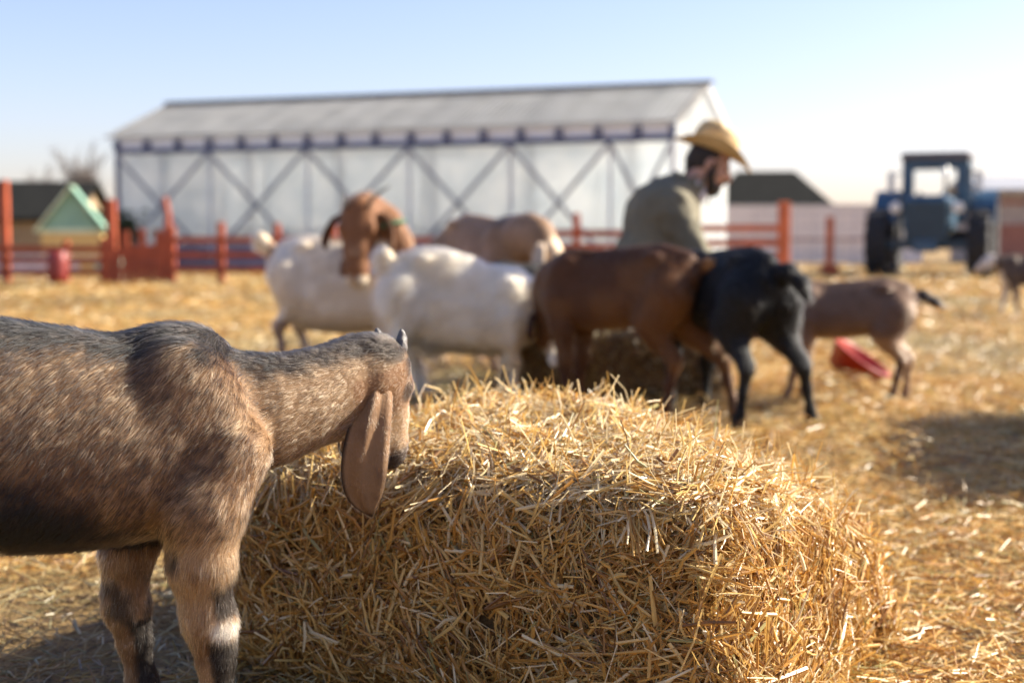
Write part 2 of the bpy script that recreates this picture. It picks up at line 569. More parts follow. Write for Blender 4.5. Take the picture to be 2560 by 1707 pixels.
def bale(name, label, loc, rz, Lx, Ly, H, nblade, nstick, seed, slope=0.0, droop=0.0, shade=1.0, split=False, long_stalks=True, wmul=1.0, group="straw bales"):
    """local frame: x along the long side, y depth, z up; origin at the centre of the base"""
    g = np.random.default_rng(seed)
    root = empty(name, loc, rz)
    tag(root, label, "straw bale", group)
    a = np.array([Lx / 2, Ly / 2])
    def surf(u, v):
        """direction sphere -> lumpy rounded box"""
        d = np.stack([np.cos(v) * np.cos(u), np.cos(v) * np.sin(u), np.sin(v)], -1)
        pw = 5.0
        r = ((np.abs(d[..., 0] / a[0]) ** 9 + np.abs(d[..., 1] / a[1]) ** 9) ** (pw / 9) + np.abs(d[..., 2] / (H / 2)) ** pw) ** (-1 / pw)
        p = d * r[..., None]
        return warp(p)
    def warp(p):
        q = p.copy()
        n = fbm(p, 5.0, seed) - .5
        q = q * (1 + .16 * n[..., None] + .14 * (fbm(p, 2.6, seed + 8, 2) - .5)[..., None])
        q[..., 2] += (H / 2)
        zt = np.clip(q[..., 2] / H, 0, 1)
        k = 1 + .15 * (1 - zt) ** 2 - .02 * zt         # spreads at the foot
        q[..., 0] *= k; q[..., 1] *= k
        q[..., 2] -= droop * sstep(.05, 1.0, q[..., 0] / Lx + q[..., 1] / Ly) * zt
        q[..., 2] += slope * (q[..., 1] / Ly + .5) * zt + .02 * (fbm(p, 9, seed + 3) - .5) * zt
        return q
    # core
    U, Vv = np.meshgrid(np.linspace(0, 2 * np.pi, 97)[:-1], np.linspace(-np.pi / 2 + .02, np.pi / 2 - .02, 49), indexing='ij')
    Pc = surf(U, Vv); c0 = np.array([0, 0, H / 2]); Pc = c0 + (Pc - c0) * .93
    nu, nv = U.shape
    idx = np.arange(nu * nv).reshape(nu, nv); nx = np.roll(idx, -1, 0)
    F = np.stack([idx[:, :-1], nx[:, :-1], nx[:, 1:], idx[:, 1:]], -1).reshape(-1, 4)
    link("packed_core", np_mesh("packed_core", Pc.reshape(-1, 3), F), M_CORE, root)
    # packed blades: sample box faces by area
    def sample(n, faces=None):
        areas = np.array([Ly * H, Ly * H, Lx * H, Lx * H, Lx * Ly * 1.25])
        f = g.choice(5, n, p=areas / areas.sum())
        s, t = g.random(n) * 2 - 1, g.random(n) * 2 - 1
        d = np.zeros((n, 3)); hz = H / 2
        for k, (ax, sg) in enumerate([(0, 1), (0, -1), (1, 1), (1, -1), (2, 1)]):
            m = f == k
            o = [i for i in range(3) if i != ax]; ext = np.array([a[0], a[1], hz])
            d[m, ax] = sg * ext[ax]; d[m, o[0]] = s[m] * ext[o[0]]; d[m, o[1]] = t[m] * ext[o[1]]
        pw = 5.0
        q = np.abs(d / np.array([a[0], a[1], hz])); hxy = q[:, 0] ** 9 + q[:, 1] ** 9
        nrm = q ** 8; nrm[:, :2] *= (np.maximum(hxy, 1e-6) ** (pw / 9 - 1))[:, None]; nrm[:, 2] = q[:, 2] ** (pw - 1)
        nrm = nrm * np.sign(d) / np.array([a[0], a[1], hz])
        scale = (hxy ** (pw / 9) + q[:, 2] ** pw) ** (-1 / pw)
        return warp(d * scale[:, None]), unit(nrm)
    P, N = sample(nblade)
    lay = (g.random(nblade) ** 1.3)
    pit = fbm(P, 15, seed + 21)
    keep = (pit + g.random(nblade) * .24 > .475)
    P, N, lay = P[keep], N[keep], lay[keep]; nblade = len(P)
    P = P + N * (-.040 + .060 * lay + .02 * (fbm(P, 16, seed + 11) - .5))[:, None]
    # flakes: neighbouring straws lie partly alike
    an = g.random(nblade) * 2 * np.pi
    fl = fbm(P, 7, seed + 5) * 9
    an = np.where(g.random(nblade) < .45, fl + g.normal(0, .45, nblade), an)
    ref = np.where(np.abs(N[:, 2:3]) > .8, np.array([1., 0, 0]), np.array([0, 0, 1.]))
    t1 = unit(np.cross(N, ref)); t2 = np.cross(N, t1)
    tilt = g.normal(.06, .22, nblade)
    D = (t1 * np.cos(an)[:, None] + t2 * np.sin(an)[:, None]) * np.cos(tilt)[:, None] + N * np.sin(tilt)[:, None]
    L = .022 + .11 * g.random(nblade) ** 2.4
    Wd = (.0016 + .0064 * g.random(nblade) ** 2.8) * wmul
    NN = unit(N + g.normal(0, .45, (nblade, 3)))
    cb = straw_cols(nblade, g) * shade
    pale_top = (sstep(.45, .8, N[:, 2]) * (g.random(nblade) < .5))[:, None] * shade      # bleached straws on the top, with sunlit brightness put into their colour
    cb = cb * (1 - pale_top) + pale_top * np.array([.86, .71, .42]) * (.8 + .25 * g.random((nblade, 1)))
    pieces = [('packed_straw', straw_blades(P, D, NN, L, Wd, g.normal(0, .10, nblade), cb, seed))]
    # torn tufts: fans of longer straw that slipped out of the packing
    nt_ = max(6, nblade // 1500)
    Pt, Nt = sample(nt_ * 3); sel = np.argsort(-(Nt[:, 2] + g.random(nt_ * 3) * .9))[:nt_]; Pt, Nt = Pt[sel], Nt[sel]
    m = 34; ax = unit(np.cross(Nt, g.normal(0, 1, (nt_, 3))) + Nt * .15 + np.array([0, 0, -.15]))
    Pm = np.repeat(Pt, m, 0); Nm = np.repeat(Nt, m, 0); Am = np.repeat(ax, m, 0)
    dm = unit(Am + g.normal(0, .22, (nt_ * m, 3)) + Nm * .08); Lm = .04 + .075 * g.random(nt_ * m)
    Pm = Pm + np.cross(Am, Nm) * g.normal(0, .018, (nt_ * m, 1)) + Nm * (g.random((nt_ * m, 1)) * .018 + .004) + dm * (Lm * .3)[:, None]
    V, F, T = straw_blades(Pm, dm, unit(Nm + g.normal(0, .4, (nt_ * m, 3))), Lm, (.0018 + .0034 * g.random(nt_ * m)) * wmul, g.normal(0, .10, nt_ * m),
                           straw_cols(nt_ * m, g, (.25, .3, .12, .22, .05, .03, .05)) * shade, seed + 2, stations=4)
    pieces.append(('loose_tufts', (V, F, T)))
    # stalks that stick out, mostly from the top and the edges
    P, N = sample(nstick * 4)
    wgt = .18 + 1.0 * (N[:, 2] > .45) + .6 * ((np.abs(N) > .25).sum(1) > 1)
    i = g.choice(len(P), nstick, replace=False, p=wgt / wgt.sum()); P, N = P[i], N[i]
    out = unit(N * .45 + np.array([0, 0, .12]) + g.normal(0, .75, (nstick, 3)))
    out[(out * N).sum(1) < 0] *= -1
    L = .03 + .10 * g.random(nstick) ** 2.6
    tall = np.nonzero(N[:, 2] > .6)[0][:34 if split else 6]                       # a few long stems stand clear of the top
    out[tall] = unit(np.array([0, 0, 1.]) + g.normal(0, .38, (len(tall), 3))); L[tall] = .06 + .08 * g.random(len(tall))
    Wd = (.0018 + .0042 * g.random(nstick) ** 2) * wmul
    V, F, T = straw_blades(P + out * (L * .38)[:, None], out, unit(g.normal(0, 1, (nstick, 3))), L, Wd, g.normal(0, .16, nstick),
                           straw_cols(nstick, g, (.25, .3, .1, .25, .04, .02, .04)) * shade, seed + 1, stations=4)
    pieces.append(('loose_stalks', (V, F, T)))
    if not split:
        o = np.cumsum([0] + [len(p[1][0]) for p in pieces])
        pieces = [('packed_straw', (np.concatenate([p[1][0] for p in pieces]), np.concatenate([p[1][1] + k for p, k in zip(pieces, o)]), np.concatenate([p[1][2] for p in pieces])))]
    for nm, (V, F, T) in pieces: link(nm, np_mesh(nm, V, F, tint=T, smooth=False), M_STRAW, root)
    return root

# main bale: near corner at (.306, 2.1); long side runs to the far left
bu = np.array([-.86, .51]); bv = np.array([.51, .86])
bc = np.array([.325, 2.10]) + bu * .49 + bv * .41
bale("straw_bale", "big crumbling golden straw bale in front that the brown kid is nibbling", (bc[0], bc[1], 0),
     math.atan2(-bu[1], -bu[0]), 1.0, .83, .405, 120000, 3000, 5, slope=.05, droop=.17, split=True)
bale("straw_bale", "shaded straw bale behind, between the legs of the feeding herd", (.50, 7.15, 0), R(-8), 1.0, .5, .34, 9000, 300, 15, wmul=2, shade=.45)  # shade behind the herd is put into this bale's straw colour
bale("straw_bale", "unseen straw bale added beyond the picture edge to cast a yard shadow", (2.80, 5.30, 0), R(80), 2.1, .9, .70, 9000, 500, 25, wmul=2)  # unseen bale, added for the shadow it throws into the yard

# ================================================================== GOATS
def ear_geo(base, path, width, side_dir, cup=.3, thick=.0045, nu=22, nv=11, colf=None, twist=None):
    """lop ear: base point, list of centre points (goat frame), width profile, direction across the ear; closed, with thickness"""
    C = np.array(path, float)
    t0 = np.linspace(0, 1, len(C)); u = np.linspace(0, 1, nu)
    cc = np.stack([np.interp(u, t0, C[:, k]) for k in range(3)], 1)
    for _ in range(3):
        c2 = cc.copy(); c2[1:-1] = (cc[:-2] + 2 * cc[1:-1] + cc[2:]) / 4; cc = c2
    tan = unit(np.gradient(cc, axis=0))
    wt = np.array(width, float); ww = np.interp(u, wt[:, 0], wt[:, 1])
    for _ in range(2): ww[1:-1] = (ww[:-2] + 2 * ww[1:-1] + ww[2:]) / 4
    sd = np.asarray(side_dir, float)
    v = np.linspace(-1, 1, nv)
    front = np.empty((nu, nv, 3)); back = np.empty((nu, nv, 3))
    for i in range(nu):
        s = unit(sd - (sd @ tan[i]) * tan[i]); n = np.cross(tan[i], s)
        cu = cup * (2.3 - 2.0 * u[i])
        fold = ww[i] * (.19 * np.cos(v * 6.5 + 1.1) * (1 - u[i] * .7) + .10 * np.sin(u[i] * 7 + v * 3.0) + .10 * u[i] ** 3 * v)
        off = (-cu * v ** 2 * ww[i] + fold)
        th = thick * np.sqrt(np.clip(1 - .85 * v ** 2, .05, 1)) * (1.25 - .6 * u[i])
        mid = cc[i] + np.outer(v * ww[i], s) + np.outer(off, n)
        front[i] = mid + np.outer(th, n); back[i] = mid - np.outer(th, n)
    V = np.concatenate([front.reshape(-1, 3), back.reshape(-1, 3)])
    a = np.arange(nu * nv).reshape(nu, nv); b = a + nu * nv
    q = lambda A, B, C_, D_: np.stack([A, B, C_, D_], -1).reshape(-1, 4)
    F = [q(a[:-1, :-1], a[1:, :-1], a[1:, 1:], a[:-1, 1:]), q(b[:-1, :-1], b[:-1, 1:], b[1:, 1:], b[1:, :-1]),
         q(a[:-1, 0], b[:-1, 0], b[1:, 0], a[1:, 0]), q(a[:-1, -1], a[1:, -1], b[1:, -1], b[:-1, -1]),
         q(a[-1, :-1], b[-1, :-1], b[-1, 1:], a[-1, 1:]), q(a[0, :-1], a[0, 1:], b[0, 1:], b[0, :-1])]
    uv = np.stack(np.meshgrid(u, v, indexing='ij'), -1).reshape(-1, 2)
    return V, np.concatenate(F), np.concatenate([uv, uv])

M_HORN = simple("horn", (.10, .09, .085), .5, var=.35, scale=70, bump=.3)
M_EYE = simple("eye_gloss", (.02, .012, .008), .08, var=.2, spec=.8)

DEF_LEGS = {  # chains of (x, y, z, r) for the right side; y mirrored for the left
    'f': [(.03, -.085, .46, .065), (.015, -.09, .35, .05), (.02, -.085, .235, .032), (.025, -.083, .205, .031), (.03, -.082, .15, .0195), (.03, -.082, .075, .0175), (.04, -.082, .04, .023), (.05, -.082, .02, .024)],
    'h': [(-.47, -.075, .50, .10), (-.42, -.085, .40, .085), (-.44, -.085, .34, .052), (-.52, -.08, .255, .029), (-.53, -.08, .235, .027), (-.515, -.08, .15, .019), (-.51, -.08, .075, .0175), (-.50, -.08, .04, .023), (-.49, -.08, .02, .024)]}

def leg(kind, side, dx=0.0, dy=0.0, knee=0.0, thick=1.0):
    """foot moved by dx, dy; the chain is sheared towards the foot"""
    c = []
    base = DEF_LEGS[kind]; z0 = base[0][2]
    for (x, y, z, r) in base:
        k = (z0 - z) / z0
        kn = knee * math.exp(-((z - .22) / .08) ** 2)
        c.append((x + dx * k + kn, (-side) * 0 + (y * (1 if side < 0 else -1)) + dy * k, z, r * (thick if z < .34 else 1)))
    return c

def goat(name, label, loc, yaw, scale, coatf, pose, h=.012, hairs=9000, fur_len=.02, fur_rad=.0005, body_extra=None, flow=None,
         group="goats in the farmyard", legs=None, horns=None, near=False, densf=None, lenf=None):
    root = empty(name, loc, R(yaw))
    root.scale = (scale,) * 3
    tag(root, label, "goat", group)
    B = Body()
    fat = pose.get('fat', 1.0); deep = pose.get('deep', 0.0)
    B.loft(pose.get('torso', [(-.575, .56, .50, .03), (-.55, .625, .42, .075), (-.48, .675, .36, .112), (-.38, .685, .338, .13), (-.287, .684, .330, .142),
            (-.187, .668, .326, .142), (-.067, .651, .335, .135), (0, .655, .345, .126), (.05, .645, .365, .108), (.10, .60, .41, .07), (.125, .55, .45, .035)]), .03, .28)
    if not near:
        B.chain([(-.52, 0, .640, .022), (-.40, 0, .672, .020), (-.2, 0, .660, .016), (-.06, 0, .650, .018), (.02, 0, .655, .022)], .02)
    if deep:
        t = B.p[0]; B.p[0] = t[:3] + (t[3] - deep * (sstep(-.62, -.40, t[1]) * (1 - sstep(-.02, .12, t[1])) if deep > 0 else .35 + .65 * sstep(.0, -.35, t[1])),) + t[4:]
    if fat != 1:
        t = B.p[0]; B.p[0] = t[:4] + (t[4] * fat,) + t[5:]
    for s in (-1, 1):
        B.ell((.045, s * .066, .535), (.058, .042, .118), .05, np.array(Euler((0, R(-30), 0)).to_matrix()))      # shoulder blade
        B.ell((-.44, s * .075, .475), (.10, .06, .145), .04, np.array(Euler((0, R(-22), 0)).to_matrix()))        # haunch
    if not near:
        for s in (-1, 1):
            B.ell((-.395, s * .078, .648), (.035, .018, .016), .045)                    # hip bones
            B.ell((-.555, s * .05, .575), (.03, .018, .026), .04)                      # pin bones
            B.ell((-.30, s * .165, .545), (.055, .030, .055), .045, cut=True)          # hollow of the flank
    B.ell((.0, 0, .638), (.07, .035, .025), .03)
    B.ell((.055, 0, .43), (.065, .078, .115), .04)
    for kk, L in (legs or {}).items(): B.chain(L, .018 if not near else .02)
    hp = np.array(pose['poll']); HM = headM(*pose['head']); hs = pose.get('hs', 1.0)
    nk = pose['neck']
    B.chain([tuple(n) for n in nk], .04 if not near else .022, (np.array(pose.get('nflat', (0, 1, 0)), float), 1.28))
    T = lambda p: hp + HM @ (np.array(p) * hs)
    def hc(pts, k=.014):
        for p, q in zip(pts[:-1], pts[1:]): B.cone(T(p[:3]), T(q[:3]), p[3] * hs, q[3] * hs, k)
    B.cone(nk[-1][:3], T((.03, 0, -.03)), nk[-1][3], .05 * hs, .03)
    hc([(.02, 0, -.018, .046), (.06, 0, -.024, .044), (.105, 0, -.024, .034), (.15, 0, -.032, .0275), (.172, 0, -.037, .0245)], .02)
    hc([(.04, 0, -.055, .034), (.10, 0, -.062, .023), (.16, 0, -.060, .0165)], .02)
    for s in (-1, 1):
        B.ell(T((.062, s * .035, .004)), np.array((.02, .012, .011)) * hs, .012, HM)          # brow
        B.ell(T((.168, s * .014, -.038)), np.array((.016, .012, .014)) * hs, .01, HM)         # nostril wings
        B.ell(T((.187, s * .011, -.030)), np.array((.006, .004, .004)) * hs, .006, HM, cut=True)
    B.cone(T((.196, -.012, -.055)), T((.14, -.026, -.055)), .0015 * hs, .0015 * hs, .006, cut=True)   # mouth line
    B.cone(T((.196, .012, -.055)), T((.14, .026, -.055)), .0015 * hs, .0015 * hs, .006, cut=True)
    if pose.get('tail'):
        B.chain([tuple(t) for t in pose['tail']], .02)
    for e in pose.get('earroot', []): B.cone(T((.022, -.030, -.012)), e[0], .022, e[1], .02)
    if body_extra: body_extra(B, T, HM)
    q = []
    for pr in B.p:
        if pr[0] == 'c': q += [pr[1] - pr[3], pr[1] + pr[3], pr[2] - pr[4], pr[2] + pr[4]]
    q = np.array(q)
    lo = np.minimum(q.min(0), (-.61, -.19, 0)) - .03; hi = np.maximum(q.max(0), (.15, .19, .7)) + .03
    V, Q = B.poly(lo, hi, h, 2 if near else 1)
    drop = pose.get('drop', 0.0)
    wz = lambda p: drop * sstep(-.35, .10, np.asarray(p)[..., 0]) * sstep(.12, .45, np.asarray(p)[..., 2])
    if drop: V[:, 2] -= wz(V)
    V[:, 2] = np.maximum(V[:, 2], 0)
    if pose.get('lumps', 0): V = V + vnormals(V, Q) * ((fbm(V, 26, 3) - .5) * pose['lumps'])[:, None]
    bodyV, bodyQ = V, Q
    hinv = lambda P: ((P - hp) @ HM) / hs          # goat frame -> head frame
    tint = coatf(V, hinv(V))
    allV, allF, allT = [V], [Q], [tint]
    o = len(V)
    earV = []
    for e in pose.get('ears', []):
        eV, eF, uv = ear_geo(None, *e['geo'](T, HM)); eV[:, 2] -= wz(eV)
        allV.append(eV); allF.append(eF + o); o += len(eV)
        allT.append(e['col'](uv, eV)); earV.append((eV, eF, uv, e))
    me = np_mesh("body", np.concatenate(allV), np.concatenate(allF), tint=np.concatenate(allT))
    body = link("body", me, M_COAT, root)
    # eyes
    for s in (-1, 1):
        mb = MB(); c = Vector(T((.066, s * .0345, -.013))); c.z -= float(wz(np.array(c)))
        rad = .0112 * hs
        prof = [(rad * math.sin(a), -rad * math.cos(a)) for a in np.linspace(0.02, math.pi - .02, 9)]
        mb.lathe(prof, c, n=14)
        mb.build("eye", M_EYE, root, True)
    for hn in (horns or []):
        pts, rad = hn(T)
        MB().tube(pts, rad, 12).build("horn", M_HORN, root, True)
    if hairs:
        def colf(P, g): return pose['haircol'](P, hinv(P), g) if 'haircol' in pose else np.clip(coatf(P, hinv(P)) * (0.75 + .5 * g.random((len(P), 1))), 0, .95)
        def flowf(P):
            if flow is not None: return flow(P, hinv(P))
            f = np.tile(np.array([-.75, 0, -.65]), (len(P), 1))
            lg = (P[:, 2] < .33)[:, None]
            f = np.where(lg, np.array([-.1, 0, -1.]), f)
            return f
        def lf(P):
            if lenf is not None: return lenf(P, hinv(P))
            hl = hinv(P); hd = (np.abs(hl[:, 1]) < .06) & (hl[:, 0] > -.0) & (hl[:, 0] < .22) & (np.abs(hl[:, 2] + .03) < .07)
            return np.where(hd, .008, np.where(P[:, 2] < .25, fur_len * .55, fur_len))
        fur_curves("fur", bodyV, bodyQ, hairs, colf, flowf, lf, fur_rad, M_HAIR, root, seed=int(abs(yaw)) + 3, densf=densf)
    return root, dict(T=T, HM=HM, hinv=hinv, V=bodyV, Q=bodyQ, ears=earV)

def lerp(a, b, t):
    t = np.asarray(t)[..., None]
    return np.asarray(a) * (1 - t) + np.asarray(b) * t

# ---- the brown kid in front
BR, TAN, BLK, CREAM, GREY = (.140, .074, .034), (.265, .165, .088), (.010, .0095, .0095), (.62, .52, .40), (.07, .065, .06)
def near_masks(P, H):
    n1 = fbm(P, 22, 1) - .5; n2 = fbm(P, 60, 2) - .5
    top = np.interp(P[:, 0], [-.58, -.48, -.287, -.187, -.067, 0, .06, .107, .14, .18, .223, .26], [.58, .675, .686, .672, .653, .665, .642, .620, .615, .618, .628, .636])
    inhead = (H[:, 0] > .012) & (np.abs(H[:, 1]) < .07) & (H[:, 2] > -.11) & (H[:, 0] < .22) & (P[:, 0] > .2)
    dors = 1 - sstep(.014, .046 + .035 * sstep(-.05, -.3, P[:, 0]), (top - P[:, 2]) + n1 * .04 + n2 * .02)
    dors = dors * (~inhead)
    sh = .6 * np.exp(-((P[:, 0] + .055 + (P[:, 2] - .6) * -.25) / .014) ** 2) * sstep(.53, .60, P[:, 2])        # dark streak behind the shoulder
    belly = (1 - sstep(.395, .475, P[:, 2] + n1 * .06 + n2 * .03 + np.clip(P[:, 0] + .24, 0, 1) * .42)) * (P[:, 0] < -.01)
    return n1, n2, inhead, np.clip(dors + .55 * sh, 0, 1), belly
def near_coat(P, H):
    n1, n2, hd, dors, belly = near_masks(P, H)
    C = lerp(BR, TAN, sstep(.0, .4, .5 * n2 + .12 + .25 * sstep(.46, .34, P[:, 2]) * (P[:, 0] > -.12) + .12 * sstep(.1, .16, P[:, 0])))
    C = lerp(C, BLK, dors * .92); C = lerp(C, BLK, belly * .95)
    groin = (P[:, 0] < -.25) & (P[:, 2] < .345)
    C = np.where(groin[:, None], np.array(CREAM), C)
    # legs
    lg = P[:, 2] < .31
    right = P[:, 1] < 0
    fr = P[:, 0] > -.25
    xf = P[:, 0] - np.where(right, np.interp(P[:, 2], [0, .1, .2, .3], [.057, .049, .041, .028]), np.interp(P[:, 2], [0, .1, .2, .3], [-.04, -.056, -.068, -.075]))
    C = np.where((lg & fr)[:, None], lerp(BR, TAN, sstep(-.1, .2, n1 + .08)), C)
    kneeb = (lg & fr & right) * sstep(.0, .012, xf + n2 * .02) * sstep(.225, .235, P[:, 2]) * (1 - sstep(.27, .30, P[:, 2] + n1 * .04))
    C = lerp(C, BLK, kneeb * .9)
    wht = (lg & fr & right) * sstep(-.004, .012, xf + n2 * .03) * sstep(.190, .204, P[:, 2] + n1 * .02) * (1 - sstep(.222, .230, P[:, 2] + n2 * .01))
    C = lerp(C, (.52, .47, .40), wht * .85)
    low = (lg & fr) * sstep(-.014, -.004, xf + n2 * .015) * (1 - sstep(.188, .198, P[:, 2] + n1 * .02))
    C = lerp(C, BLK, low * .95)
    farb = (lg & fr & ~right) * sstep(.17, .2, P[:, 2] + n1 * .08) * (1 - sstep(.25, .29, P[:, 2] + n1 * .05)) * sstep(-.2, .25, n2 + n1)
    C = lerp(C, BLK, farb * .8)
    # head
    Ch = np.tile(np.array((.17, .088, .042)), (len(P), 1))
    Ch = lerp(Ch, TAN, sstep(.075, .11, H[:, 0]))
    stripe = (1 - sstep(.016, .026, np.abs(H[:, 1]))) * (H[:, 2] > -.04)
    Ch = lerp(Ch, BLK, stripe * .9)
    poll = (1 - sstep(.035, .06, H[:, 0] + n2 * .02)) * sstep(-.02, .0, H[:, 2])
    Ch = lerp(Ch, BLK, poll * .85)
    muz = sstep(.150, .165, H[:, 0])
    Ch = lerp(Ch, (.03, .022, .02), muz * .9)
    eye = 1 - sstep(.016, .024, np.sqrt((H[:, 0] - .066) ** 2 + (np.abs(H[:, 1]) - .0375) ** 2 + (H[:, 2] + .01) ** 2))
    Ch = lerp(Ch, BLK, eye * .8)
    C = np.where(hd[:, None], Ch, C)
    C = np.where((P[:, 2] < .035)[:, None], np.array((.03, .027, .025)), C)
    return np.clip(C, 0, 1)
def near_hair(P, H, g):
    C = near_coat(P, H)
    n = len(P)
    # black-tipped guard hairs lie in small streaks along the coat
    f = np.stack([P[:, 0] * .8 - P[:, 2] * .6, P[:, 1], P[:, 0] * .6 + P[:, 2] * .8], 1)
    st = vnoise(f * np.array([60, 170, 300]), 1.0, 5) * .7 + vnoise(f * np.array([110, 300, 520]), 1.0, 7) * .3
    body = (P[:, 2] > .36) & (P[:, 0] < .16)
    amt = sstep(.15, -.25, P[:, 0]) * .20 + .08
    low = sstep(.56, .42, P[:, 2]) * sstep(-.02, -.2, P[:, 0]) * .14
    dark = (st > .655 - amt - low + g.normal(0, .04, n)) & body
    lum = C.max(1) > .1
    C = C * (0.55 + .9 * g.random((n, 1)))
    pale = (g.random(n) < .32) & lum
    C[pale] = C[pale] * 1.9 + np.array([.07, .052, .034])
    C[dark] *= .12
    grey = (g.random(n) < .15) & ~lum & (P[:, 2] > .5)
    C[grey] = C[grey] + np.array([.045, .05, .055]) * g.random((grey.sum(), 1))
    return np.clip(C, .006, .9)
def near_ear(side):
    def geo(T, HM):
        if side < 0:
            p = [(.318, .046, .606), (.322, .010, .592), (.317, -.022, .560), (.304, -.036, .518), (.293, -.042, .476), (.287, -.038, .424), (.292, -.026, .380), (.304, -.016, .352)]
        else:
            p = [(.312, .085, .595), (.308, .104, .58), (.308, .112, .53), (.306, .112, .48), (.304, .110, .44), (.305, .105, .415)]
        w = [(0, .008), (.14, .015), (.28, .023), (.43, .031), (.57, .036), (.71, .038), (.86, .030), (.95, .012), (1, .003)]
        return p, w, np.array((1, .12 * side, .05)), .30 * (1 if side < 0 else -1), .0042
    def col(uv, V):
        u, v = uv[:, 0], uv[:, 1]
        n = fbm(V, 60, 4) - .5
        C = lerp((.20, .108, .052), (.22, .135, .075), u)
        C = lerp(C, (.095, .05, .026), sstep(.0, .3, n + .25 * np.cos(v * 6.5 + 1.1) * (1 - u)) * .75)  # fold shading put into the ear colour, in bands along the folds
        C = lerp(C, (.13, .07, .036), (1 - sstep(.1, .35, u)) * .6)
        C = lerp(C, BLK, sstep(.80, .95, -v + n * .1) * sstep(.15, .45, u) * .95)
        C = lerp(C, BLK, sstep(.86, 1.0, v + n * .1) * sstep(.6, .8, u) * .8)
        C = lerp(C, BLK, sstep(.94, .99, u) * .8)
        return C
    return dict(geo=geo, col=col)
near_legs = {
    'fr': [(.075, -.082, .475, .060), (.03, -.096, .395, .062), (.028, -.095, .31, .047), (.034, -.09, .24, .036), (.041, -.09, .212, .0355), (.047, -.09, .165, .027), (.049, -.09, .08, .024), (.054, -.09, .045, .027), (.064, -.09, .02, .027)],
    'fl': [(.02, .085, .45, .06), (-.045, .09, .36, .052), (-.075, .088, .29, .040), (-.08, .086, .225, .033), (-.076, .086, .20, .032), (-.066, .086, .15, .025), (-.056, .086, .08, .023), (-.05, .086, .045, .025), (-.042, .086, .02, .025)],
    'hr': leg('h', -1, .02), 'hl': leg('h', 1, .06)}
near_pose = dict(poll=(.332, .045, .618), head=(70, 38, 0), hs=1.03,
    neck=[(.04, 0, .52, .10), (.10, 0, .525, .090), (.15, .0, .529, .082), (.20, .006, .541, .073), (.25, .020, .552, .072), (.295, .040, .578, .056)],
    tail=[(-.56, 0, .58, .025), (-.61, 0, .60, .02), (-.65, 0, .645, .012)],
    ears=[near_ear(-1), near_ear(1)], haircol=near_hair, earroot=[((.322, -.004, .578), .0165), ((.318, -.016, .562), .011)])
def near_flow(P, H):
    f = np.tile(np.array([-.62, 0, -.78]), (len(P), 1))
    f = np.where((P[:, 2] < .34)[:, None], np.array([-.12, 0, -1.]), f)
    f = np.where(((P[:, 0] > .11) & (P[:, 2] > .42))[:, None], np.array([-.9, 0, -.35]), f)
    return f
def near_len(P, H):
    hd = (H[:, 0] > .0) & (np.abs(H[:, 1]) < .07) & (H[:, 0] < .22) & (H[:, 2] > -.11) & (P[:, 0] > .2)
    L = np.full(len(P), .0155)
    L = np.where(P[:, 0] > .1, .011, L); L = np.where(P[:, 2] < .30, .012, L); L = np.where(P[:, 2] < .18, .008, L)
    return np.where(hd, .0055, L)
def near_dens(P):
    return np.where(P[:, 0] < -.36, .35, 1.0) * np.where(P[:, 1] > .05, .55, 1.0) * np.where(P[:, 0] > .2, 1.6, 1.0)
kid_horns = [(lambda T, q=q: ([T((.022, q * .023, .008)), T((.006, q * .0245, .024)), T((-.006, q * .025, .030)), T((-.014, q * .0255, .032)), T((-.019, q * .0255, .032)), T((-.021, q * .0255, .032))], [.0125, .0115, .009, .0062, .0035, .001])) for q in (-1, 1)]
near_root, near = goat("goat", "brown kid goat with black back stripe and hanging ear, nibbling the big straw bale", (-.523, 2.20, 0), 17, 1.0, near_coat, near_pose,
     h=.0065, hairs=210000, fur_rad=.00033, flow=near_flow, lenf=near_len, densf=near_dens, legs=near_legs, horns=kid_horns, near=True)

def ear_fur(eV, eF, uv, col, n, seed):
    T = col(uv, eV)
    def cf(P, g):
        i = np.concatenate([((q[:, None] - eV[None]) ** 2).sum(-1).argmin(1) for q in np.array_split(P, 40)])
        return np.clip(T[i] * (.6 + .8 * g.random((len(P), 1))), .006, .9)
    fur_curves("fur", eV, eF, n, cf, lambda P: np.tile(np.array([.05, 0, -1.]), (len(P), 1)), lambda P: np.full(len(P), .0055), .00028, M_HAIR, near_root, lift=.25, seed=seed)
for k, (eV, eF, uv, e) in enumerate(near['ears']): ear_fur(eV, eF, uv, e['col'], 16000, 50 + k)

# ---- coats and poses of the herd
def lop_ear(side, L, w, col, out=.02, col2=None, fwd=0.0):
    def geo(T, HM):
        b = T((.022, side * .042, -.012)); lat = HM @ np.array((0, side, 0.)); lat = unit(lat)
        dn = np.array((0, 0, -1.))
        f = HM @ np.array((0, 0, 1.)); f = f - f[2] * np.array((0, 0, 1.)); f = unit(f)
        p = [b, b + lat * out + dn * L * .12, b + lat * (out * 1.5) + dn * L * .45 + f * fwd, b + lat * (out * 1.7) + dn * L * .75 + f * fwd, b + lat * (out * 1.6) + dn * L]
        wd = [(0, .016), (.2, w * .75), (.55, w), (.8, w * .85), (.95, w * .4), (1, .004)]
        return p, wd, unit(f + lat * .3), .25, .005
    def c(uv, V):
        return lerp(col, col2 if col2 is not None else col, sstep(.6, .95, np.abs(uv[:, 1])))
    return dict(geo=geo, col=c)

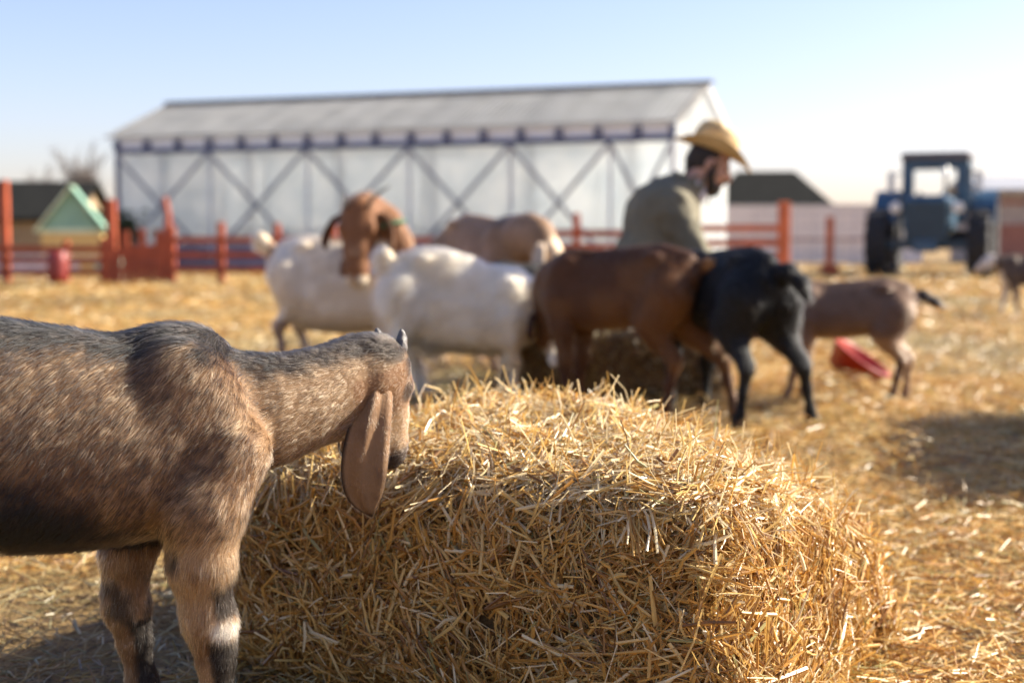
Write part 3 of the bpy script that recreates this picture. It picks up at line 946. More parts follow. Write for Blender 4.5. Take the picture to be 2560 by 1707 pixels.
def solid(c1, c2=None, leg=None, sc=9):
    def f(P, H):
        n = fbm(P, sc, 3)
        C = lerp(c1, c2 or c1, sstep(.35, .65, n))
        if leg is not None: C = lerp(C, leg, 1 - sstep(.22, .36, P[:, 2] + (n - .5) * .1))
        return np.where((P[:, 2] < .03)[:, None], np.array((.03, .027, .025)), C)
    return f

WHITE = (.68, .58, .45)
def stance(fr=0, fl=0, hr=0, hl=0, dy=0):
    return {'fr': leg('f', -1, fr, dy), 'fl': leg('f', 1, fl, dy), 'hr': leg('h', -1, hr, dy), 'hl': leg('h', 1, hl, dy)}
TAIL_UP = [(-.55, 0, .60, .03), (-.60, 0, .645, .032), (-.625, 0, .69, .024), (-.60, 0, .715, .012)]
TAIL_DN = [(-.55, 0, .60, .03), (-.61, 0, .60, .026), (-.66, 0, .555, .018), (-.69, 0, .52, .008)]

def grazing(px=.30, pz=.42, ears=None, pitch=55, yaw=0, hs=1.0, tail=TAIL_UP, **k):
    """head lowered in front of the chest"""
    d = dict(poll=(px, 0, pz), head=(pitch, yaw, 0), hs=hs, tail=tail,
             neck=[(.04, 0, .545, .105), (.12, 0, .53, .092), (.2, 0, (.53 + pz) / 2 + .03, .074), (px - .02, 0, pz - .01, .058)], ears=ears or [])
    d.update(k); return d

# white goat at the left that looks back over its shoulder
def boer(P, H):
    n = fbm(P, 12, 3) - .5
    C = np.tile(np.array(WHITE), (len(P), 1))
    C = lerp(C, (.50, .38, .25), sstep(.0, .3, n + .08 + .25 * sstep(.50, .36, P[:, 2])) * .6)
    brown = (.20, .085, .035)
    neckh = np.maximum(sstep(.04, .10, P[:, 0] + n * .1) * sstep(.50, .56, P[:, 2] + n * .08), sstep(.655, .68, P[:, 2] + n * .04) * (P[:, 0] > -.3))
    hm = (H[:, 0] > -.03) & (H[:, 0] < .23) & (np.abs(H[:, 1]) < .055) & (H[:, 2] > -.085) & (P[:, 1] < -.10) & (P[:, 2] > .5)
    C = lerp(C, brown, np.maximum(neckh, hm * 1.0))
    sp = np.exp(-(((P[:, 0] + .06) / .016) ** 2 + ((P[:, 2] - .50) / .045) ** 2) * 1.2) * (P[:, 1] < 0)
    C = lerp(C, brown, sstep(.35, .6, sp))
    C = lerp(C, brown, sstep(.0, .03, -.545 - P[:, 0]) * .9 * (P[:, 2] > .5))
    C = lerp(C, (.75, .62, .42), (P[:, 0] < -.585) * (P[:, 2] > .6) * .8)
    C = lerp(C, brown, (P[:, 2] < .28) * (P[:, 0] < -.45) * .7)
    tip = sstep(.10, .15, H[:, 0]) * (P[:, 2] > .6) * (np.abs(H[:, 1]) < .018) * (H[:, 0] < .2)
    C = lerp(C, (.5, .36, .24), tip * .6)
    return np.where((P[:, 2] < .03)[:, None], np.array((.03, .027, .025)), C)
M_GREEN = simple("green_collar", (.02, .16, .07), .6)
be = [lop_ear(-1, .17, .036, (.13, .055, .025), .055), lop_ear(1, .17, .036, (.22, .12, .07), .045)]
wg, _ = goat("goat", "white goat with a chestnut head, lop ears and green collar, turned to look back", (-.74, 8.15, 0), -14, 1.17, boer,
     dict(poll=(-.065, -.14, .845), head=(68, -86, 0), hs=2.05, tail=[(-.55, 0, .60, .03), (-.60, 0, .635, .034), (-.64, 0, .675, .034), (-.655, 0, .64, .02)],
          neck=[(.05, 0, .55, .10), (.055, 0, .65, .09), (.02, -.03, .75, .085), (-.05, -.08, .82, .075)], nflat=(0, 1, 0), ears=be, fat=1.08, deep=.115),
     legs=stance(.02, -.03, .02, .1), hairs=26000, fur_len=.03,
     horns=[lambda T: ([T((.02, -.022, .02)), T((-.005, -.028, .035)), T((-.02, -.032, .038))], [.012, .008, .003]),
            lambda T: ([T((.02, .022, .015)), T((.0, .040, .035)), T((-.012, .062, .045)), T((-.022, .082, .05))], [.012, .010, .007, .003])])

ring = MB()
ring.tube([Vector((.02 +   .100 * math.cos(a), -.03 + .084 * math.sin(a), .735 + .028 * math.cos(a))) for a in np.linspace(0, 2 * math.pi, 25)], .011, 6, False)
ring.build("collar", M_GREEN, wg, True)

# shaggy white goat feeding
def shaggy(P, H):
    n = fbm(P, 10, 6) - .5
    C = np.tile(np.array((.68, .59, .45)), (len(P), 1))
    C = lerp(C, (.50, .38, .23), sstep(-.12, .2, n + .3 * sstep(-.35, -.55, P[:, 0])) * .55)
    return np.where((P[:, 2] < .03)[:, None], np.array((.05, .04, .035)), C)
def shag_len(P, H):
    return .035 + .06 * sstep(-.25, -.45, P[:, 0]) * sstep(.66, .5, P[:, 2])
goat("goat", "shaggy all white goat with cream tail and long thigh hair, head down to feed", (.0, 6.9, 0), -14, 1.08, shaggy,
     grazing(.22, .35, [lop_ear(-1, .14, .03, WHITE, .06), lop_ear(1, .14, .03, WHITE, .06)], 62,
             tail=[(-.55, 0, .59, .035), (-.60, 0, .625, .036), (-.615, 0, .65, .034), (-.59, -.02, .66, .028), (-.575, -.035, .63, .016)], lumps=.012, fat=1.08, deep=.10, drop=.085),
     legs=stance(.0, -.12, -.02, .06), hairs=45000, fur_len=.03, lenf=shag_len, fur_rad=.0007)

# roan goat behind the white one
def roan(P, H):
    n = fbm(P, 14, 8) - .5
    C = lerp((.24, .145, .085), (.32, .20, .125), sstep(-.1, .2, n))
    C = lerp(C, (.05, .035, .03), sstep(.62, .66, P[:, 2]) * (P[:, 0] > -.1) * (P[:, 0] < .1) * .7)
    hd = sstep(.02, .05, H[:, 0]) * (np.abs(H[:, 1]) < .07) * (P[:, 0] > .2)
    C = lerp(C, (.66, .50, .34), hd)
    return np.where((P[:, 2] < .03)[:, None], np.array((.03, .027, .025)), C)
goat("goat", "tan roan goat with cream face and ear behind the shaggy white goat", (-.02, 8.25, 0), -62, 1.36, roan,
     dict(poll=(.27, .02, .60), head=(48, 40, 0), hs=1.15, tail=TAIL_DN,
          neck=[(.04, 0, .56, .11), (.12, 0, .585, .095), (.20, 0, .60, .08), (.25, .01, .595, .066)],
          ears=[lop_ear(-1, .16, .034, (.62, .47, .33), .03), lop_ear(1, .16, .034, (.70, .55, .40), .03)]),
     legs=stance(0, -.05, 0, .05), hairs=9000)

# black goat hidden behind
goat("goat", "small black goat mostly hidden between the roan and the white goat", (.10, 7.75, 0), 200, .98, solid((.018, .017, .017), (.03, .028, .026)),
     dict(poll=(.21, 0, .63), head=(35, 20, 0), tail=TAIL_DN,
          neck=[(.04, 0, .55, .10), (.10, 0, .58, .085), (.16, 0, .61, .07), (.19, 0, .62, .056)],
          ears=[lop_ear(-1, .11, .026, (.02, .018, .017), .04), lop_ear(1, .11, .026, (.02, .018, .017), .04)]),
     legs=stance(0, 0, 0, .04), hairs=5000)

# cream goat beside the man
goat("goat", "cream white goat showing only its back, just left of the man", (.38, 8.6, 0), 172, 1.08, solid((.76, .68, .56), (.66, .56, .42)),
     grazing(.31, .44, [lop_ear(-1, .13, .03, (.6, .5, .4)), lop_ear(1, .13, .03, (.6, .5, .4))], 60), legs=stance(.03, -.05, 0, .06), hairs=6000)

# chestnut goat from behind
def chest(P, H):
    n = fbm(P, 9, 3) - .5
    C = lerp((.082, .033, .012), (.125, .054, .019), sstep(-.15, .2, n))
    C = lerp(C, (.04, .016, .008), sstep(.60, .67, P[:, 2]) * .7)
    th = np.exp(-(((P[:, 0] + .36) / .09) ** 2 + ((P[:, 2] - .44) / .10) ** 2))
    C = lerp(C, (.13, .055, .018), th * .55)
    C = lerp(C, (.26, .115, .032), sstep(.57, .62, -P[:, 0]) * (P[:, 2] > .56) * .9)
    C = lerp(C, (.05, .02, .012), (P[:, 2] < .2) * .6)
    return np.where((P[:, 2] < .03)[:, None], np.array((.02, .018, .016)), C)
goat("goat", "dark chestnut goat with an orange tail tip, seen side-on with its head down", (.29, 6.5, 0), 146, 1.11, chest,
     grazing(.27, .44, [lop_ear(-1, .13, .03, (.05, .02, .012)), lop_ear(1, .13, .03, (.05, .02, .012))], 62, poll=(.235, -.15, .43), yaw=-40,
             neck=[(.04, 0, .545, .105), (.11, -.03, .53, .092), (.175, -.08, .50, .074), (.22, -.135, .44, .058)],
             deep=-.035, fat=.93, tail=[(-.54, 0, .595, .03), (-.59, 0, .612, .025), (-.625, 0, .612, .022), (-.655, 0, .585, .012)]),
     legs=stance(.0, -.05, -.20, .05), hairs=20000, fur_len=.024)

# black goat from behind
goat("goat", "black goat seen from behind with its hind legs spread apart", (.82, 6.40, 0), 115, 1.10, solid((.006, .006, .0065), (.011, .0105, .0105)),
     grazing(.24, .42, [lop_ear(-1, .13, .03, (.012, .01, .01)), lop_ear(1, .13, .03, (.012, .01, .01))], 68,
             deep=-.04, fat=.9, tail=[(-.54, 0, .60, .03), (-.60, -.03, .60, .03), (-.645, -.06, .555, .028), (-.665, -.075, .50, .016)]),
     legs={'fr': leg('f', -1, .0, 0), 'fl': leg('f', 1, -.05, .04), 'hr': leg('h', -1, -.04, -.12), 'hl': leg('h', 1, .0, .04)}, hairs=20000, fur_len=.024)

# small tan kid
def tan_kid(P, H):
    n = fbm(P, 12, 4) - .5
    C = lerp((.135, .078, .048), (.18, .108, .068), sstep(-.1, .2, n))
    C = lerp(C, (.30, .19, .115), (1 - sstep(.34, .40, P[:, 2] + n * .05)) * .8)
    front = (P[:, 2] < .25) & (P[:, 0] < -.3) & (P[:, 0] > np.interp(P[:, 2], [0, .1, .25], [-.495, -.515, -.50]))
    C = lerp(C, (.07, .035, .025), front * .8)
    C = lerp(C, (.03, .022, .02), (P[:, 0] < -.585) * 1.0)
    C = lerp(C, (.08, .045, .03), sstep(.655, .68, P[:, 2]) * .5)
    return np.where((P[:, 2] < .03)[:, None], np.array((.03, .025, .022)), C)
goat("goat", "small tan kid with pale legs and a dark tail, beside the red tub", (1.46, 6.95, 0), 168, .87, tan_kid,
     grazing(.28, .50, [lop_ear(-1, .13, .03, (.2, .11, .07)), lop_ear(1, .13, .03, (.2, .11, .07))], 50,
             deep=-.045, fat=.9, tail=[(-.55, 0, .60, .028), (-.61, 0, .60, .028), (-.67, 0, .565, .024), (-.725, 0, .535, .010)]),
     legs=stance(.0, .09, -.03, .06), hairs=16000, fur_len=.022)

# distant kid at the right edge
def pale_face(P, H):
    C = solid((.075, .05, .038), (.10, .07, .05), (.22, .17, .14))(P, H)
    hd = (P[:, 0] > .2) | ((P[:, 0] > .04) & (P[:, 2] < .5) & (P[:, 1] ** 2 < .006))
    C = lerp(C, (.62, .55, .48), hd * .85)
    return C
goat("goat", "dark brown kid with a pale face, walking alone at the right edge of the yard", (5.13, 14.6, 0), 176, .93, pale_face,
     dict(poll=(.27, 0, .635), head=(38, -8, 0), tail=TAIL_UP, neck=[(.04, 0, .55, .10), (.12, 0, .575, .082), (.2, 0, .60, .065), (.245, 0, .615, .054)],
          ears=[lop_ear(-1, .10, .026, (.6, .53, .45), .03), lop_ear(1, .10, .026, (.6, .53, .45), .03)]),
     legs=stance(.05, -.09, .07, -.06), hairs=4000)

# ================================================================== MAN
def build_man():
    root = empty("person", (.99, 7.28, 0), 0)
    tag(root, "bearded man in a straw cowboy hat and olive jacket kneeling behind the goats", "person")
    SKIN = simple("skin", (.50, .27, .18), .5, var=.12, scale=14)
    JACK = simple("olive_cotton", (.15, .132, .085), .85, var=.25, scale=5, bump=.25)
    HAIRM = simple("dark_brown_hair", (.022, .014, .010), .6, var=.4, scale=60, bump=.6)
    TROU = simple("dark_trousers", (.03, .032, .04), .85)
    BOOT = simple("rubber_boot", (.02, .02, .02), .4)
    HAT = simple("woven_straw", (.52, .36, .16), .6, var=.2, scale=60, bump=.3)
    # frame: x forward (he faces right), y left (away from the camera), z up; origin under his head
    DZ = -.085
    hp = np.array((0.02, -.01, 1.255 + DZ)); HM = headM(24, -4)
    T = lambda p: hp + HM @ np.array(p)                      # head frame: x to the face, z to the crown
    pel = np.array((-.30, 0, .60 + DZ)); nk = np.array((-.085, -.01, 1.135 + DZ))
    dz = np.array((0, 0, DZ))
    def torso(B, e=0.0):
        B.cone(pel, dz + (-.275, 0, .74), .195 + e, .19 + e, .05, (np.array((1., 0, 0)), 1.15))
        B.cone(dz + (-.275, 0, .74), dz + (-.225, 0, .96), .19 + e, .19 + e, .06, (np.array((1., 0, 0)), 1.12))
        B.cone(dz + (-.19, -.14, 1.045), dz + (-.19, .14, 1.045), .095 + e, .095 + e, .07)
        B.cone(dz + (-.22, 0, 1.0), dz + (-.13, 0, 1.10), .13 + e, .075 + e, .06)
    arms = {}
    for s in (-1, 1):
        sh = np.array((-.18, s * .215, 1.03 + DZ)); el = np.array((-.06, s * .28, .755 + DZ)) if s < 0 else np.array((-.02, s * .28, .78 + DZ))
        wr = np.array((.17, s * .17, .665 + DZ)) if s < 0 else np.array((.2, s * .15, .69 + DZ))
        arms[s] = (sh, el, wr)
    legs_ = {}
    for s in (-1, 1):
        legs_[s] = (pel + np.array((0, s * .1, -.03)), np.array((.03, s * .13, .10)), np.array((-.40, s * .13, .09)), np.array((-.44, s * .13, .03)))
    B = Body()
    # skull, face
    B.ell(T((-.015, 0, .03)), (.098, .076, .10), .02, HM)
    B.ell(T((.035, 0, -.045)), (.062, .060, .085), .03, HM)
    B.ell(T((.055, 0, -.10)), (.035, .036, .028), .03, HM)                 # chin
    B.cone(T((-.03, 0, -.05)), nk, .056, .066, .03)
    B.cone(T((.088, 0, .012)), T((.117, 0, -.036)), .010, .016, .012)      # nose
    for s in (-1, 1):
        B.ell(T((.082, s * .032, .022)), (.014, .026, .010), .012, HM)     # brow
        B.ell(T((.072, s * .040, -.03)), (.022, .02, .018), .02, HM)       # cheekbone
        B.ell(T((.110, s * .013, -.038)), (.011, .009, .009), .008, HM)
        B.ell(T((.088, s * .031, .002)), (.010, .014, .009), .008, HM, cut=True)
        B.ell(T((-.012, s * .079, -.012)), (.020, .009, .034), .008, HM)   # ear
        B.ell(T((-.006, s * .087, -.010)), (.009, .006, .018), .006, HM, cut=True)
    B.ell(T((.092, 0, -.072)), (.012, .024, .007), .008, HM); B.ell(T((.090, 0, -.086)), (.012, .021, .007), .008, HM)
    torso(B, -.02)
    for s in (-1, 1):
        sh, el, wr = arms[s]
        B.cone(sh, el, .05, .042, .03); B.cone(el, wr, .042, .028, .02)
        d = unit(wr - el); up = np.array((0, 0, 1.)); sd = unit(np.cross(d, up)) * s
        palm = wr + d * .05
        B.cone(wr, palm, .028, .036, .015, (unit(np.cross(d, sd)), 1.5))
        for k, (off, L) in enumerate([(-.028, .068), (-.009, .078), (.010, .074), (.028, .058)]):
            b = palm + sd * off + d * .028
            m = b + d * L * .5 - up * .012; t = m + d * L * .3 - up * L * .45
            B.cone(b - d * .03, m, .0095, .0088, .006); B.cone(m, t, .0088, .0075, .004)
        b = wr + d * .025 - sd * .028
        B.cone(b, b + d * .035 - sd * .02 - up * .01, .012, .010, .008); B.cone(b + d * .035 - sd * .02 - up * .01, b + d * .06 - sd * .018 - up * .03, .010, .008, .004)
        hip, kn, an, toe = legs_[s]
        B.cone(hip, kn, .075, .05, .03); B.cone(kn + np.array((0, 0, -.02)), an, .045, .036, .02)
    V, Q = B.poly((-.56, -.4, .0), (.36, .4, 1.42), .011, 1)
    link("body", np_mesh("body", V, Q), SKIN, root)
    # jacket
    B = Body(); torso(B, .025)
    B.cone(dz + (-.27, 0, .62), dz + (-.28, 0, .52), .195, .20, .06, (np.array((1., 0, 0)), 1.15))
    for s in (-1, 1):
        sh, el, wr = arms[s]
        B.cone(sh, el, .082, .066, .05); B.cone(el, wr - (wr - el) * .08, .066, .047, .03)
    # collar and open front
    for a in np.linspace(-2.3, 2.3, 9):
        c = nk + np.array((-.008 + .072 * -math.cos(a), .075 * math.sin(a), -.005 + .02 * math.cos(a)))
        B.cone(c, c + np.array((-.02 * math.cos(a) * .6 + .016, .006 * math.sin(a), .070)), .018, .010, .018)
    B.cone(dz + (-.03, -.02, 1.13), dz + (.02, 0, .86), .03, .025, .03, cut=True)
    V, Q = B.poly((-.56, -.42, .3), (.36, .42, 1.22), .012, 1)
    N = vnormals(V, Q)
    wr_ = (fbm(V * np.array([1, 1, .5]) + V[:, [2, 0, 1]] * .7, 11, 5) - .5) * .034 + (fbm(V, 22, 9) - .5) * .018
    V = V + N * wr_[:, None]
    link("jacket", np_mesh("jacket", V, Q), JACK, root)
    # trousers, boots
    B = Body()
    B.cone(pel, pel + np.array((0, 0, -.06)), .15, .14, .05)
    for s in (-1, 1):
        hip, kn, an, toe = legs_[s]
        B.cone(hip, kn, .095, .075, .04); B.cone(kn, an, .07, .055, .03)
    V, Q = B.poly((-.6, -.4, .0), (.2, .4, .8), .016, 1)
    V[:, 2] = np.maximum(V[:, 2], .004)
    link("trousers", np_mesh("trousers", V, Q), TROU, root)
    for s in (-1, 1):
        hip, kn, an, toe = legs_[s]
        B = Body(); B.chain([tuple(an + np.array((.02, 0, 0))) + (.05,), tuple(an + np.array((-.06, 0, -.01))) + (.05,), tuple(toe + np.array((-.07, 0, .02))) + (.04,)], .02)
        B.cone(an + np.array((-.06, 0, 0)), an + np.array((-.055, 0, .1)), .045, .032, .02)
        V, Q = B.poly(an - .2, an + .2, .014, 1); V[:, 2] = np.maximum(V[:, 2], .0)
        link("boot", np_mesh("boot", V, Q), BOOT, root)
    # hair and beard
    B = Body()
    B.ell(T((-.030, 0, .03)), (.100, .081, .104), .02, HM); B.cone(T((-.085, 0, -.02)), T((-.075, 0, -.075)), .045, .03, .03)
    B.ell(T((.10, 0, -.02)), (.085, .12, .16), .012, HM, cut=True)
    for s in (-1, 1): B.ell(T((-.006, s * .09, -.02)), (.024, .03, .042), .008, HM, cut=True)
    V, Q = B.poly(hp - .2, hp + .2, .009, 1); V = V + vnormals(V, Q) * ((fbm(V, 70, 2) - .5) * .012)[:, None]
    link("hair", np_mesh("hair", V, Q), HAIRM, root)
    B = Body()
    B.ell(T((.056, 0, -.105)), (.046, .048, .046), .02, HM)
    for s in (-1, 1):
        B.chain([tuple(T((.012, s * .072, .005))) + (.010,), tuple(T((.014, s * .069, -.05))) + (.017,), tuple(T((.05, s * .045, -.10))) + (.022,)], .02)
        B.cone(T((.100, s * .004, -.058)), T((.082, s * .032, -.078)), .010, .010, .012)
    B.ell(T((.092, 0, -.078)), (.02, .02, .008), .006, HM, cut=True)
    V, Q = B.poly(hp - .22, hp + .2, .008, 1); V = V + vnormals(V, Q) * ((fbm(V, 80, 4) - .5) * .010)[:, None]
    link("beard", np_mesh("beard", V, Q), HAIRM, root)
    for s in (-1, 1):
        mb = MB(); rad = .011
        mb.lathe([(rad * math.sin(a), -rad * math.cos(a)) for a in np.linspace(.02, math.pi - .02, 9)], T((.079, s * .031, .0)), n=12)
        mb.build("eye", M_EYE, root, True)
    # cowboy hat: crown with pinch, brim curled up at the sides and dipping front and back
    hc = np.array((-.012, 0, .062)); HMh = headM(20, -4); TH = lambda p: hp + HMh @ (np.array(p) + hc)
    n = 64; rings = []
    prof = [(.192, .0, 1), (.186, .004, 1), (.155, .004, 1), (.12, .002, 1), (.106, .006, 0), (.104, .035, 0), (.101, .085, 0), (.094, .120, 0), (.076, .138, 0), (.035, .138, 0), (.003, .132, 0)]
    V = []
    for (r, z, br) in prof:
        for k in range(n):
            a = 2 * math.pi * k / n; c, s_ = math.cos(a), math.sin(a)
            ex = 1.16 if not br else 1.12
            x, y = r * c * ex, r * s_ * (.86 if not br else .92)
            zz = z
            if br:
                t = max(0, (r - .1)) / .105
                zz += t ** 1.4 * (.085 * abs(s_) ** 2.2 - .042 * max(c, 0) ** 2 - .012 * max(-c, 0) ** 2)
                y *= 1 - .22 * t * abs(s_) ** 2
            elif z > .06:
                zz -= .03 * math.exp(-(y / .03) ** 2) * (z - .06) / .058 * (1 if c > -.8 else .8) - .012 * (c < 0)
                y *= 1 - .22 * max(c, 0) ** 2
            V.append(TH((x, y, zz)))
    F = []
    for i in range(len(prof) - 1):
        for k in range(n):
            k2 = (k + 1) % n
            F.append((i * n + k, i * n + k2, (i + 1) * n + k2, (i + 1) * n + k))
    hat = link("hat", np_mesh("hat", np.array(V), np.array(F)), HAT, root)
    sm = hat.modifiers.new("thickness", 'SOLIDIFY'); sm.thickness = .004; sm.offset = 0
    mb = MB()
    mb.add([TH((r * math.cos(2 * math.pi * k / 40) * 1.17, r * math.sin(2 * math.pi * k / 40) * .87, z)) for (r, z) in ((.1055, .006), (.1045, .028)) for k in range(40)],
           [(k, (k + 1) % 40, 40 + (k + 1) % 40, 40 + k) for k in range(40)])
    hb = mb.build("hat_band", simple("hat_band", (.30, .19, .08), .7), hat, True)
    # chin cord
    mb = MB()
    for s in (-1, 1):
        mb.tube([T((.03, s * .086, .04)), T((.035, s * .078, -.03)), T((.055, s * .045, -.12)), T((.07, s * .006, -.20))], .004, 6)
    mb.build("chin_cord", simple("leather_cord", (.12, .07, .03), .6), hat, True)
    # shirt collar
    B = Body(); B.cone(nk + np.array((.02, 0, -.02)), nk + np.array((.02, 0, .012)), .068, .066, .01)
    V, Q = B.poly(nk - .12, nk + .12, .01, 1)
    link("shirt_collar", np_mesh("shirt_collar", V, Q), simple("shirt", (.55, .52, .55), .8), root)
build_man()

# ================================================================== RED TUB, COLLAR
mb = MB()
prof = [(.0, .0), (.15, .0), (.16, .005), (.205, .15), (.222, .152), (.222, .160), (.205, .162), (.198, .155), (.155, .012), (.145, .008), (.0, .008)]
mb.lathe(prof, (0, 0, 0), n=40)
tub = mb.build("feed_tub", simple("red_plastic", (.36, .035, .016), .45, var=.15, scale=9), None, True)
tub.scale = (.82,) * 3; tub.location = (1.84, 7.75, .05); tub.rotation_euler = (R(18), R(30), R(10))
tag(tub, "red plastic feed tub tipped over in the straw under the tan kid", "tub")

# ================================================================== BARN with translucent walls
def film_material():
    m, nt, b, out = mat_new("translucent_film")
    tc = nt.nodes.new("ShaderNodeTexCoord")
    n = nt.nodes.new("ShaderNodeTexNoise"); n.inputs["Scale"].default_value = 1.1; n.inputs["Detail"].default_value = 7
    nt.links.new(tc.outputs["Object"], n.inputs["Vector"])
    cr = nt.nodes.new("ShaderNodeValToRGB")
    cr.color_ramp.elements[0].position = .38; cr.color_ramp.elements[0].color = (.80, .83, .84, 1)
    cr.color_ramp.elements[1].position = .62; cr.color_ramp.elements[1].color = (.98, .98, .96, 1)
    nt.links.new(n.outputs[0], cr.inputs[0])
    nt.links.new(cr.outputs[0], b.inputs["Base Color"]); b.inputs["Roughness"].default_value = .5; b.inputs["Specular IOR Level"].default_value = .25
    tr = nt.nodes.new("ShaderNodeBsdfTranslucent"); nt.links.new(cr.outputs[0], tr.inputs[0])
    mx = nt.nodes.new("ShaderNodeMixShader"); mx.inputs[0].default_value = .80
    nt.links.new(b.outputs[0], mx.inputs[1]); nt.links.new(tr.outputs[0], mx.inputs[2])
    tp = nt.nodes.new("ShaderNodeBsdfTransparent"); tp.inputs[0].default_value = (.93, .97, 1, 1)
    m2 = nt.nodes.new("ShaderNodeMixShader"); m2.inputs[0].default_value = .30
    nt.links.new(mx.outputs[0], m2.inputs[1]); nt.links.new(tp.outputs[0], m2.inputs[2]); nt.links.new(m2.outputs[0], out.inputs[0])
    return m
def roof_material():
    m, nt, b, out = mat_new("ribbed_metal_roof")
    tc = nt.nodes.new("ShaderNodeTexCoord")
    w = nt.nodes.new("ShaderNodeTexNoise"); w.inputs["Scale"].default_value = 1.3; w.inputs["Detail"].default_value = 5
    nt.links.new(tc.outputs["Object"], w.inputs["Vector"])
    cr = nt.nodes.new("ShaderNodeValToRGB")
    cr.color_ramp.elements[0].position = .35; cr.color_ramp.elements[0].color = (.36, .36, .355, 1)
    cr.color_ramp.elements[1].position = .65; cr.color_ramp.elements[1].color = (.52, .515, .50, 1)
    nt.links.new(w.outputs[0], cr.inputs[0])
    wv = nt.nodes.new("ShaderNodeTexWave"); wv.inputs["Scale"].default_value = .32; wv.inputs["Distortion"].default_value = .3; wv.wave_profile = 'SAW'
    nt.links.new(tc.outputs["Object"], wv.inputs["Vector"])
    c3 = nt.nodes.new("ShaderNodeValToRGB"); c3.color_ramp.elements[0].color = (.74, .74, .73, 1); c3.color_ramp.elements[1].position = .35; c3.color_ramp.elements[1].color = (1, 1, 1, 1)
    nt.links.new(wv.outputs["Fac"], c3.inputs[0])
    ml = nt.nodes.new("ShaderNodeMix"); ml.data_type = 'RGBA'; ml.blend_type = 'MULTIPLY'; ml.inputs[0].default_value = 1
    nt.links.new(cr.outputs[0], ml.inputs[6]); nt.links.new(c3.outputs[0], ml.inputs[7]); nt.links.new(ml.outputs[2], b.inputs["Base Color"])
    b.inputs["Roughness"].default_value = .5
    tr = nt.nodes.new("ShaderNodeBsdfTranslucent"); tr.inputs[0].default_value = (.70, .71, .71, 1)
    mx = nt.nodes.new("ShaderNodeMixShader"); mx.inputs[0].default_value = .7
    nt.links.new(b.outputs[0], mx.inputs[1]); nt.links.new(tr.outputs[0], mx.inputs[2]); nt.links.new(mx.outputs[0], out.inputs[0])
    return m
def build_barn():
    P0 = Vector((-10.85, 39.3, 0)); P1 = Vector((3.85, 33.7, 0))
    L = (P1 - P0).length; Wd = 5.6; eh, rh = 3.58, 4.66
    root = empty("barn", P0, math.atan2(P1.y - P0.y, P1.x - P0.x))
    tag(root, "long greenhouse-like barn with pale ribbed roof, film walls and crossed steel braces", "barn")
    film = film_material(); steel = simple("grey_blue_steel", (.26, .27, .31), .5, var=.15, scale=3)
    navy = simple("navy_paint", (.055, .065, .14), .5); white = simple("white_sheet", (.78, .79, .80), .55, var=.06)
    roofm = roof_material()
    h0 = 3.10       # top of the film walls, band of rafters ends above
    # walls
    def sheet(name, pts, mat, th=.012):
        v = [Vector(p) for p in pts]; n = (v[1] - v[0]).cross(v[2] - v[0]).normalized() * th
        k = len(v); F = [tuple(range(k)), tuple(range(2 * k - 1, k - 1, -1))] + [(i, i + k, (i + 1) % k + k, (i + 1) % k) for i in range(k)]
        return MB().add(v + [p - n for p in v], F).build(name, mat, root)
    sheet("front_film", [(0, 0, .02), (L, 0, .02), (L, 0, h0), (0, 0, h0)], film)
    sheet("back_film", [(L, Wd, .02), (0, Wd, .02), (0, Wd, h0), (L, Wd, h0)], film)
    for nm, x in (("gable_film", .02), ("gable_sheet", L - .02)):
        sheet(nm, [(x, .02, .02), (x, Wd - .02, .02), (x, Wd - .02, eh - .08), (x, Wd / 2, rh - .08), (x, .02, eh - .08)], film)
    sheet("fascia_board", [(0, -.01, h0 + .1), (L, -.01, h0 + .1), (L, -.01, eh), (0, -.01, eh)], white)
    sheet("fascia_board", [(L, Wd + .01, h0 + .1), (0, Wd + .01, h0 + .1), (0, Wd + .01, eh), (L, Wd + .01, eh)], white)
    # skirt: dark lower strip of the front
    sheet("skirt_board", [(0, -.03, .02), (L, -.03, .02), (L, -.03, .62), (0, -.03, .62)], simple("blue_grey_skirt", (.20, .20, .27), .7))
    # roof with standing ribs
    for s in (0, 1):
        mb = MB()
        y0, y1 = (-.14, Wd / 2) if s == 0 else (Wd + .14, Wd / 2)
        ze = eh - .14 * (rh - eh) / (Wd / 2)
        nr = 90; V, F = [], []
        for i in range(nr * 4 + 1):
            x = -.3 + (L + .45) * i / (nr * 4); up = .035 if i % 4 in (1, 2) else 0
            V += [(x, y0, ze + up), (x, y1, rh + up), (x, y0, ze + up - .05), (x, y1, rh + up - .05)]
        for i in range(nr * 4):
            a, b = i * 4, i * 4 + 4
            F += [(a, b, b + 1, a + 1), (a + 2, a + 3, b + 3, b + 2), (a, a + 2, b + 2, b), (a + 1, b + 1, b + 3, a + 3)]
        mb.add(V, F); mb.build("roof", roofm, root)
    MB().box((L / 2, Wd / 2, rh + .05), (L + .5, .3, .07)).build("ridge_cap", simple("dark_ridge", (.13, .13, .15), .5), root)
    # top chord, posts, braces, rafter ends
    MB().box((L / 2, -.06, h0 + .03), (L, .08, .13)).build("eave_beam", navy, root)
    MB().box((L / 2, -.075, .08), (L, .08, .12)).build("sill_beam", steel, root)
    xb = [0.05, 3.0, 5.95, 8.85, 11.6, 14.15, L - .05]
    for i, x in enumerate(xb):
        MB().box((x, -.055, h0 / 2), (.13 if i in (0, 6) else .07, .05, h0 - .1)).build("post", navy if i == 0 else simple("thin_post", (.60, .62, .65), .5), root)
    for a, b in zip(xb[:-1], xb[1:]):
        MB().beam((a, -.12, h0 - .05), (b, -.12, .2), .05, .085).build("brace", steel, root)
        MB().beam((b, -.18, h0 - .05), (a, -.18, .2), .05, .085).build("brace", steel, root)
    k = 0
    x = .05
